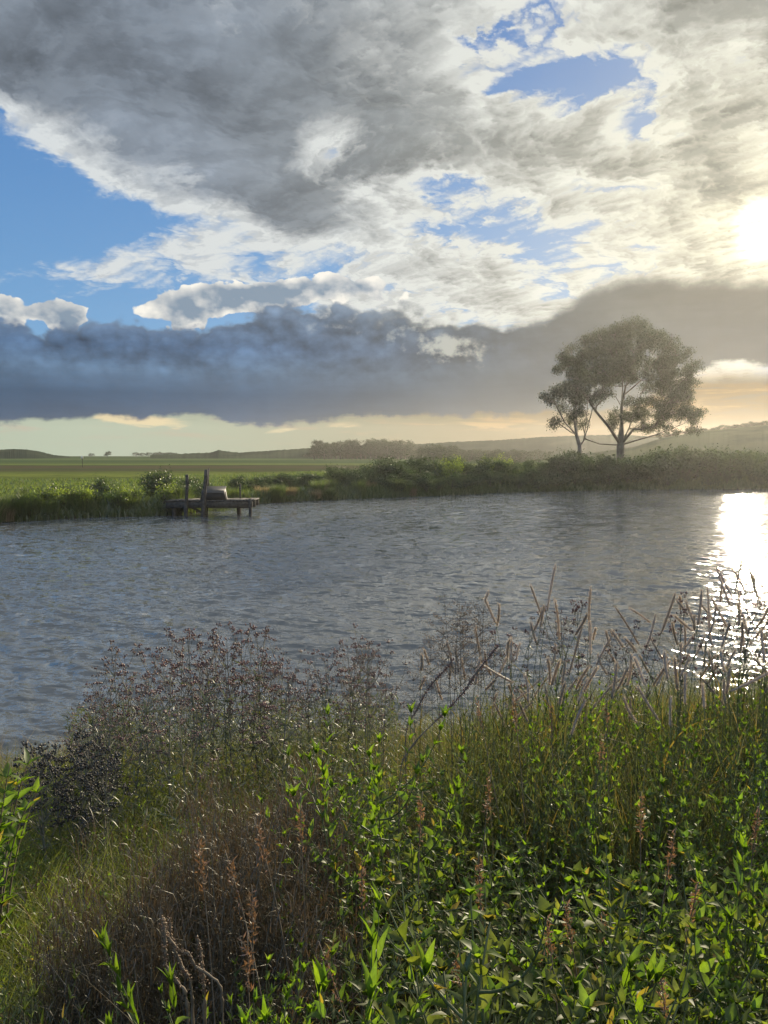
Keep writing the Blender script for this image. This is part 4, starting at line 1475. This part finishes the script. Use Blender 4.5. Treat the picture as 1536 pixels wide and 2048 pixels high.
def build_broadleaf():
    rg = np.random.default_rng(80)
    V = [broadleaf(81 + i, 1.0, 8, 0.054 + 0.007 * (i % 3), 0.25, 1.0, 0.46) for i in range(5)]
    N = [broadleaf(91 + i, 1.0, 7, 0.060, 0.25, 0.8, 0.26, LEAF_DULL) for i in range(3)]
    BIG = [broadleaf(95, 1.0, 6, 0.105, 0.15, 1.0, 0.46), broadleaf(96, 1.0, 5, 0.095, 0.2, 0.9, 0.42)]
    ROUND = [broadleaf(101 + i, 1.0, 9, 0.050 + 0.008 * i, 0.2, 0.9, 0.68, LEAF_PALE) for i in range(3)]
    OPEN = broadleaf(97, 1.0, 8, 0.070, 0.35, 1.5, 0.46)
    def put(var, px, py, d, label, group, wide=1.0, rz=None):
        f = stand(px, d)
        h = max(0.3, top_h(px, py, d, f))
        r = make('leafy_weed', var, f, label, 'weed', group, rg.random() * 6.28 if rz is None else rz, h, (rg.normal() * 0.15, rg.normal() * 0.15))
        w = min(1.15, max(0.8, 0.95)) * wide
        r.scale = (w, w, h)
        return r
    # the ones that stand out
    put(OPEN, 775, 1480, 3.4, 'tall open-branched green weed rising above the others beside the brown bush', None, 0.9, 0.4)
    put(OPEN, 855, 1500, 3.6, 'second open-branched weed, set back beside the tallest green one', None, 0.8, 1.2)
    put(V[0], 735, 1500, 3.0, 'bushy green weed at the foot of the tall open-branched one', None, 0.9)
    put(OPEN, 690, 1540, 3.3, 'sparse pale-green weed leaning over the edge of the brown bush', None, 0.75, 2.0)
    put(BIG[1], 448, 1795, 1.75, 'bright green weed with upright leaf tufts standing before the dark of the brown bush', None, 0.42)
    put(BIG[1], 495, 1850, 1.6, 'bright green weed pressed close against the tufted one at the brown bush', None, 0.42)
    put(BIG[0], 668, 1845, 1.55, 'large-leaved green weed with broad pale leaves at the bottom edge of the photo', None, 0.5)
    put(BIG[0], 735, 1960, 1.35, 'lowest large-leaved weed, its leaf tips cut by the bottom edge of the photo', None, 0.45)
    put(BIG[0], 1090, 1850, 1.75, 'green weed with one big shining leaf among the small-leaved ones', None, 0.5)
    put(BIG[1], 1475, 1700, 2.3, 'green weed with wide drooping leaves near the photo edge', None, 0.6)
    put(BIG[1], 395, 1970, 1.55, 'low tufted weed under the knobbly dead stalks', None, 0.35)
    GR = 'leafy green weeds crowding the near bank'
    n = 0
    while n < 150:
        d = 1.35 + 4.3 * rg.random() ** 1.3
        px = 560 + 1080 * rg.random()
        x = ray(px, 1500)[0] * d
        lim = np.interp(px, [560, 700, 900, 1100, 1300, 1650], [1640, 1500, 1520, 1500, 1490, 1470])
        h = 0.55 + 0.5 * rg.random()
        zt = gz(x, d) + h
        py = 905 + (3.9 - zt) / d * 1547
        if py < lim: continue
        if px < 700 and (d > 2.2 or px < 600): continue
        q_ = rg.random()
        put(V[int(rg.integers(0, 5))] if q_ < 0.45 else (N[int(rg.integers(0, 3))] if q_ < 0.72 else ROUND[int(rg.integers(0, 3))]), px, py, d, 'leafy green weed in the dense growth covering the near bank', GR, 0.75 + 0.35 * rg.random())
        n += 1
    for i in range(90):
        d = 3.6 + 3.4 * rg.random()
        px = 930 + 720 * rg.random()
        f = stand(px, d)
        py = max(1330 - 0.05 * (px - 900) + 120 * rg.random(), 905 + (3.9 - f[2] - 1.15) / d * 1547)
        put(N[int(rg.integers(0, 3))] if rg.random() < 0.7 else V[int(rg.integers(0, 5))], px, py, d, 'narrow-leaved green weed mixed into the tall grass below the spikes', 'narrow-leaved weeds in the tall grass', 0.7)
    for i in range(14):
        d = 1.5 + 1.2 * rg.random()
        px = 400 + 260 * rg.random()
        put(V[int(rg.integers(0, 5))], px, 1930 + 110 * rg.random(), d, 'low leafy weed along the shaded foot of the brown bush', 'leafy weeds at the foot of the brown bush', 0.5)
    for i in range(12):
        d = 1.7 + 1.5 * rg.random()
        put(N[int(rg.integers(0, 3))], -40 + 190 * rg.random(), 1880 + 150 * rg.random(), d, 'small dull-green weed in the bottom corner below the yellow grass', 'small weeds below the yellow grass', 0.5)
    # sapling at the edge of the photo
    f = stand(-30, 3.6)
    rgS = np.random.default_rng(99)
    st, lf = MB(), MB()
    B, D, U, L = [], [], [], []
    for (tx, ty, dd) in [(66, 1502, 3.6), (40, 1545, 3.7), (20, 1530, 3.5), (86, 1560, 3.75), (10, 1590, 3.4), (60, 1600, 3.5)]:
        tip = at(tx, ty, dd) - f
        ax = bez((rgS.normal() * 0.02, rgS.normal() * 0.02, 0), (tip[0] * 0.25, tip[1] * 0.3, tip[2] * 0.7), tip, 12)
        tube(st, ax, np.linspace(0.007, 0.002, 12), 5)
        for k in range(30):
            t = 0.25 + 0.74 * k / 30
            p = ax[int(t * 11)]
            a = k * 2.4
            B.append(p); D.append(np.array([math.cos(a) * 0.8, math.sin(a) * 0.8, 0.7 + 0.3 * rgS.random()])); U.append(rgS.normal(size=3) * 0.4 + np.array([-math.cos(a) * 0.5, -math.sin(a) * 0.5, 1])); L.append(0.055 + 0.045 * rgS.random())
    L = np.array(L)
    leaves(lf, B, D, U, L, L * 0.42, 0.3, 0.3, rgS)
    r = root('leafy_sapling', f, 'bright green leafy sapling leaning in over the yellow grass at the water', 'sapling')
    link('stem', st.mesh('sapling_stem', STEM_DRY), r)
    link('leaves', lf.mesh('sapling_leaves', LEAF_GREEN), r)


build_broadleaf()


def dry_bush(foot, size, n, m, label, seed):
    rg = np.random.default_rng(seed)
    r = root('dry_bush', foot, label, 'bush')
    st, tw = MB(), MB()
    tips = []
    rx, ry, h = size
    for i in range(n):
        a = rg.random() * 6.283
        q = rg.random() ** 0.5
        lump = 0.82 + 0.3 * math.sin(3 * a + seed) * q + 0.16 * rg.normal()
        top = np.array([math.cos(a) * q * rx, math.sin(a) * q * ry, h * (1 - 0.55 * q * q) * (0.50 + 0.5 * rg.random()) * lump])
        top[2] += 0.10 * top[0]
        b = np.array([math.cos(a) * q * rx * 0.5, math.sin(a) * q * ry * 0.5, 0.0])
        mid = (b + top) / 2 + np.array([math.cos(a) * 0.06, math.sin(a) * 0.06, 0.0]) + rg.normal(size=3) * 0.07
        ax = bez(b, mid, top + rg.normal(size=3) * 0.04, 8)
        ax[1:-1] += rg.normal(size=(6, 3)) * 0.008
        tube(st, ax, np.linspace(0.0042, 0.0012, 8), 4, False)
        tips.append(ax)
    T = np.array(tips)
    i = rg.integers(0, n, m)
    k = np.minimum(1 + (rg.random(m) ** 0.7 * 6.99).astype(int), 7)
    p = T[i, k] + rg.normal(size=(m, 3)) * np.array([0.035, 0.035, 0.03])
    # twigs leave in every direction, mostly up and outward, some broken and hanging
    hang = rg.random(m) < 0.12
    blades(tw, p, np.where(hang, -0.05, 0.035 + 0.10 * rg.random(m)), 0.0022 + 0.0018 * rg.random(m), rg.random(m) * 6.283, 0.2 + 1.6 * rg.random(m) ** 2, 3, rg)
    j = rg.integers(0, m, m // 3)
    q = p[j] + rg.normal(size=(len(j), 3)) * 0.02
    leaves(tw, q, rg.normal(size=(len(j), 3)) + np.array([0, 0, 0.3]), rg.normal(size=(len(j), 3)), 0.008 + 0.012 * rg.random(len(j)), 0.004, rng=rg, simple=True)
    link('branches', st.mesh('dry_bush_branches', STEM_DARK), r)
    link('twigs', tw.mesh('dry_bush_twigs', TWIG), r)


dry_bush(stand(400, 3.0, 0.05), (0.70, 0.85, 1.22), 380, 46000, 'large mounded brown bush of fine dead twigs on the near bank', 110)
dry_bush(stand(560, 4.1, 0.05), (0.62, 0.6, 1.12), 240, 24000, 'smaller brown twiggy bush directly behind the large mounded one', 111)


def knobbly(pts, rad, mb, rng, k=7):
    pts = np.asarray(pts, float)
    t = np.linspace(0, len(pts) - 1, 40)
    P = np.stack([np.interp(t, np.arange(len(pts)), pts[:, c]) for c in range(3)], -1)
    P[1:-1] = (P[:-2] + 2 * P[1:-1] + P[2:]) / 4
    P += rng.normal(size=P.shape) * rad * 0.25
    tube(mb, P, rad * (1 + 0.35 * rng.normal(size=40)).clip(0.5, 1.8), k)
    return P


def build_dead_stalks():
    rg = np.random.default_rng(120)
    lab = ['knobbly pale dead stalk, outermost of the tangle before the brown bush', 'knobbly dead stalk with a wavy double bend before the brown bush', 'knobbly dead stalk between the wavy one and the outermost one', 'short dead stalk with a thin pointed top beside the wavy one']
    S_ = [[(100, 220), (118, 400), (115, 570), (165, 640), (270, 770), (290, 900)], [(110, 250), (150, 370), (220, 470), (290, 490), (360, 600), (540, 710), (560, 900)], [(150, 220), (165, 400), (250, 600), (310, 690), (330, 900)], [(365, 370), (400, 560), (410, 700), (420, 900)]]
    d = 1.85
    for k, pl in enumerate(S_):
        P = [at(300 + a / 3.84, 1780 + b / 3.84, d + 0.03 * k) for a, b in pl]
        ft = P[-1].copy()
        ft[2] = gz(ft[0], ft[1]) - 0.03
        r = root('dead_stalk', ft, lab[k], 'dead stalk')
        mb, sd = MB(), MB()
        Q = knobbly([p - ft for p in P] + [np.zeros(3)], 0.0034, mb, rg)
        link('stem', mb.mesh('dead_stalk_stem', STEM_DRY), r)
        j = rg.integers(0, 24, 110)
        beads(sd, Q[j] + rg.normal(size=(110, 3)) * 0.0035, 0.0026, rg, 1.4)
        link('seeds', sd.mesh('dead_stalk_seeds', RUST), r)
    lab = ['rough brown curving stalk sweeping up over the water, lower of the two', 'rough brown curving stalk, the longer and straighter one, reaching over the green weeds']
    for k, pl in enumerate([[(275, 480), (235, 530), (195, 570), (155, 630), (125, 690), (90, 745), (85, 830), (90, 980)], [(450, 425), (420, 470), (375, 525), (325, 600), (270, 665), (225, 705), (130, 800), (60, 900)]]):
        d = 4.6 - 0.8 * k
        P = [at(768 + a / 2, 1080 + b / 2, d) for a, b in pl]
        ft = P[-1].copy()
        ft[2] = gz(ft[0], ft[1]) - 0.03
        r = root('rough_stalk', ft, lab[k], 'stalk')
        mb, sd = MB(), MB()
        Q = knobbly([p - ft for p in P] + [np.zeros(3)], 0.0036, mb, rg)
        link('stem', mb.mesh('rough_stalk_stem', STEM_DRY), r)
        j = rg.integers(0, 26, 320)
        beads(sd, Q[j] + rg.normal(size=(320, 3)) * 0.005, 0.0034, rg, 1.4)
        link('seeds', sd.mesh('rough_stalk_seeds', HEAD_BROWN), r)


build_dead_stalks()


def build_seed_stalks():
    """rusty grass and dock seed stalks scattered through the green"""
    rg = np.random.default_rng(130)
    V = []
    for s in range(4):
        st, sd = MB(), MB()
        h = 1.0
        ln = rg.normal(size=2) * 0.06
        ax = bez((0, 0, 0), (0, 0, 0.6), (ln[0], ln[1], h), 14)
        tube(st, ax, np.linspace(0.003, 0.0012, 14), 4)
        n = 90
        t = 0.88 + 0.12 * rg.random(n)
        p = ax[(t * 13).astype(int)] + rg.normal(size=(n, 3)) * np.array([0.004, 0.004, 0.025])
        d = rg.normal(size=(n, 3)) * 0.7 + np.array([0, 0, 0.8])
        leaves(sd, p, d, rg.normal(size=(n, 3)), 0.010 + 0.010 * rg.random(n), 0.004, 0.2, 0.3, rg, simple=True)
        V.append([('stem', st.mesh('seed_stalk_stem', STEM_DRY)), ('blossom', sd.mesh('seed_stalk_head', RUST))])  # second part is the rusty seed head
    P = [(425, 1700, 2.2), (495, 1728, 2.2), (562, 1738, 2.2), (605, 1640, 2.5), (545, 1790, 2.0), (1000, 1730, 2.2), (1105, 1785, 2.0), (1138, 1850, 1.9), (1305, 1640, 2.6), (1435, 1950, 1.7), (800, 1910, 1.8), (1190, 1760, 2.2), (1062, 1400, 4.2), (1125, 1410, 4.4), (1235, 1415, 4.4), (1035, 1412, 4.3), (1165, 1462, 4.0), (1300, 1600, 2.9), (868, 1610, 2.9), (1200, 1850, 2.0), (1490, 1580, 2.8), (720, 1700, 2.4), (1340, 1720, 2.3), (975, 1560, 3.0), (640, 1600, 2.6)]
    for k, (px, py, d) in enumerate(P):
        f = stand(px, d)
        h = max(0.3, top_h(px, py, d, f))
        near_bush = px < 620
        make('seed_stalk', V[k % 4], f, 'thin rusty seed stalk standing in front of the brown bush' if near_bush else 'thin rusty seed stalk poking out of the green weeds', 'seed stalk', 'rusty seed stalks before the brown bush' if near_bush else 'rusty seed stalks in the green weeds', rg.random() * 6.28, h, (rg.normal() * 0.08, rg.normal() * 0.08))
    # wispy panicles
    W = []
    for s in range(3):
        st, hd = MB(), MB()
        ax = bez((0, 0, 0), (0.02, 0, 0.6), (0.05 * rg.normal(), 0.05 * rg.normal(), 1.0), 14)
        tube(st, ax, np.linspace(0.0022, 0.0008, 14), 4)
        for i in range(46):
            t = 0.62 + 0.38 * rg.random()
            p = ax[int(t * 13)]
            a = rg.random() * 6.283
            l = 0.14 * (1.15 - t) * 2.2 * rg.random() + 0.02
            e = p + np.array([math.cos(a) * l, math.sin(a) * l, l * (0.6 + 0.5 * rg.random())])
            tube(st, [p, (p + e) / 2 + rg.normal(size=3) * 0.004, e], [0.0007, 0.0006, 0.0005], 3, False)
            beads(hd, e + rg.normal(size=(4, 3)) * 0.008, 0.0020, rg, 1.8)
        W.append([('stem', st.mesh('wispy_stem', STEM_DRY)), ('blossom', hd.mesh('wispy_head', RUST))])  # second part is the fine seeds of the panicle
    for (px, py) in [(905, 1190), (922, 1200), (940, 1215), (900, 1225), (955, 1240), (880, 1240), (930, 1240), (700, 1290), (735, 1300), (990, 1290), (850, 1300), (870, 1270), (1110, 1260), (1210, 1280), (960, 1200), (760, 1345), (830, 1340)]:
        d = 5.4 + rg.random()
        f = stand(px, d)
        make('grass_panicle', W[int(rg.integers(0, 3))], f, 'wispy feathered grass panicle in front of the water beside the grass spikes', 'grass stalk', 'wispy grass panicles before the water', rg.random() * 6.28, top_h(px, py, d, f))


build_seed_stalks()


def build_grass():
    rg = np.random.default_rng(140)
    def scatter(n, x0, x1, y0, y1, keep):
        out = np.zeros((0, 2))
        while len(out) < n:
            p = np.stack([x0 + (x1 - x0) * rg.random(n), y0 + (y1 - y0) * rg.random(n)], -1)
            out = np.concatenate([out, p[keep(p[:, 0], p[:, 1])]])
        p = out[:n]
        return np.stack([p[:, 0], p[:, 1], ground(p[:, 0], p[:, 1]) - 0.02], -1)
    land = lambda x, y: (shore_near(x) - y > -0.1) & (np.abs(x) < 0.75 * y + 1.2)
    # green grass of the whole bank
    mb = MB()
    b = scatter(52000, -8, 9, 0.9, 12.5, lambda x, y: land(x, y) & (rg.random(len(x)) < np.clip(2.2 / y + 0.12, 0, 1)))
    n = len(b)
    tall = np.clip((b[:, 0] / b[:, 1] - 0.02) / 0.25, 0, 1) * np.clip((b[:, 1] - 3.0) / 2.0, 0, 1)
    hh = (0.22 + 0.38 * rg.random(n)) * (1 + 0.9 * tall) * np.interp(b[:, 1], [0.9, 1.6, 2.6, 5, 9], [0.45, 0.6, 0.9, 1.0, 0.9])
    blades(mb, b, hh, 0.004 + 0.004 * rg.random(n), rg.random(n) * 6.28, 0.2 + 0.7 * rg.random(n), 4, rg)
    tag(link('long_grass', mb.mesh('long_grass', GRASS_GREEN)), 'long green grass covering the near bank', None, None, 'stuff')
    # tall clumps of green blades among the spikes
    mb = MB()
    b = scatter(6500, 0.3, 6.5, 3.8, 8.2, lambda x, y: land(x, y) & (x / y > 0.08) & (x / y < 0.7) & (wob(x, y, 2.0, 9) > -0.15))
    n = len(b)
    blades(mb, b, 0.55 + 0.6 * rg.random(n), 0.007 + 0.007 * rg.random(n), rg.random(n) * 6.28, 0.15 + 0.55 * rg.random(n) ** 1.5, 6, rg)
    tag(link('tall_grass', mb.mesh('tall_grass', GRASS_GREEN)), 'tall green grass around the grass spikes', None, None, 'stuff')
    # yellow fine grass on the open side
    mb = MB()
    b = scatter(30000, -4.5, -0.4, 2.4, 7.4, lambda x, y: land(x, y) & (x / y < np.interp(y, [2.2, 3.0, 4.0, 7.4], [-0.42, -0.38, -0.22, -0.16])))
    n = len(b)
    blades(mb, b, 0.30 + 0.38 * rg.random(n), 0.0028 + 0.002 * rg.random(n), rg.random(n) * 6.28, 0.25 + 0.7 * rg.random(n), 4, rg)
    tag(link('yellow_grass', mb.mesh('yellow_grass', GRASS_YELLOW)), 'fine yellow-green grass beside the brown bush', None, None, 'stuff')
    # dead straw mixed in
    mb = MB()
    b = scatter(7000, -5, 7, 1.6, 9.5, land)
    n = len(b)
    blades(mb, b, 0.3 + 0.6 * rg.random(n), 0.003 + 0.002 * rg.random(n), rg.random(n) * 6.28, 0.3 + 1.0 * rg.random(n), 5, rg)
    tag(link('dead_grass', mb.mesh('dead_grass', GRASS_STRAW)), 'dead straw mixed into the green grass', None, None, 'stuff')
    # dull leaves filling the weedy clump by the water
    mb = MB()
    b = scatter(22000, -3.6, 0.6, 4.6, 9.0, lambda x, y: land(x, y) & (x / y < 0.02) & (x / y > -0.42))
    n = len(b)
    b[:, 2] += 0.95 * rg.random(n) ** 1.3 * np.interp(b[:, 1], [4.6, 6.0, 9.0], [0.6, 1.0, 0.8])
    d = rg.normal(size=(n, 3)) + np.array([0, 0, 0.9])
    leaves(mb, b, d, rg.normal(size=(n, 3)) * 0.6 + np.array([0, 0, 0.8]), 0.03 + 0.07 * rg.random(n), 0.007 + 0.007 * rg.random(n), rng=rg, simple=True)
    tag(link('weed_undergrowth', mb.mesh('weed_undergrowth', UMBEL_LEAF)), 'dull narrow-leaved undergrowth filling the weedy clump', None, None, 'stuff')
    # low leafy ground cover
    mb = MB()
    b = scatter(30000, -4, 6, 0.9, 6.5, lambda x, y: land(x, y) & (rg.random(len(x)) < np.clip(2.0 / y, 0, 1)))
    n = len(b)
    b[:, 2] += 0.03 + 0.45 * rg.random(n) ** 1.4 * np.interp(b[:, 1], [0.9, 1.8, 3], [0.3, 0.6, 1.0])
    d = rg.normal(size=(n, 3)) + np.array([0, 0, 0.6])
    leaves(mb, b, d, rg.normal(size=(n, 3)) * 0.5 + np.array([0, 0, 1.0]), 0.018 + 0.03 * rg.random(n), 0.010 + 0.006 * rg.random(n), rng=rg, simple=True)
    tag(link('undergrowth', mb.mesh('undergrowth', LEAF_GREEN)), 'small-leaved undergrowth between the weeds', None, None, 'stuff')


build_grass()
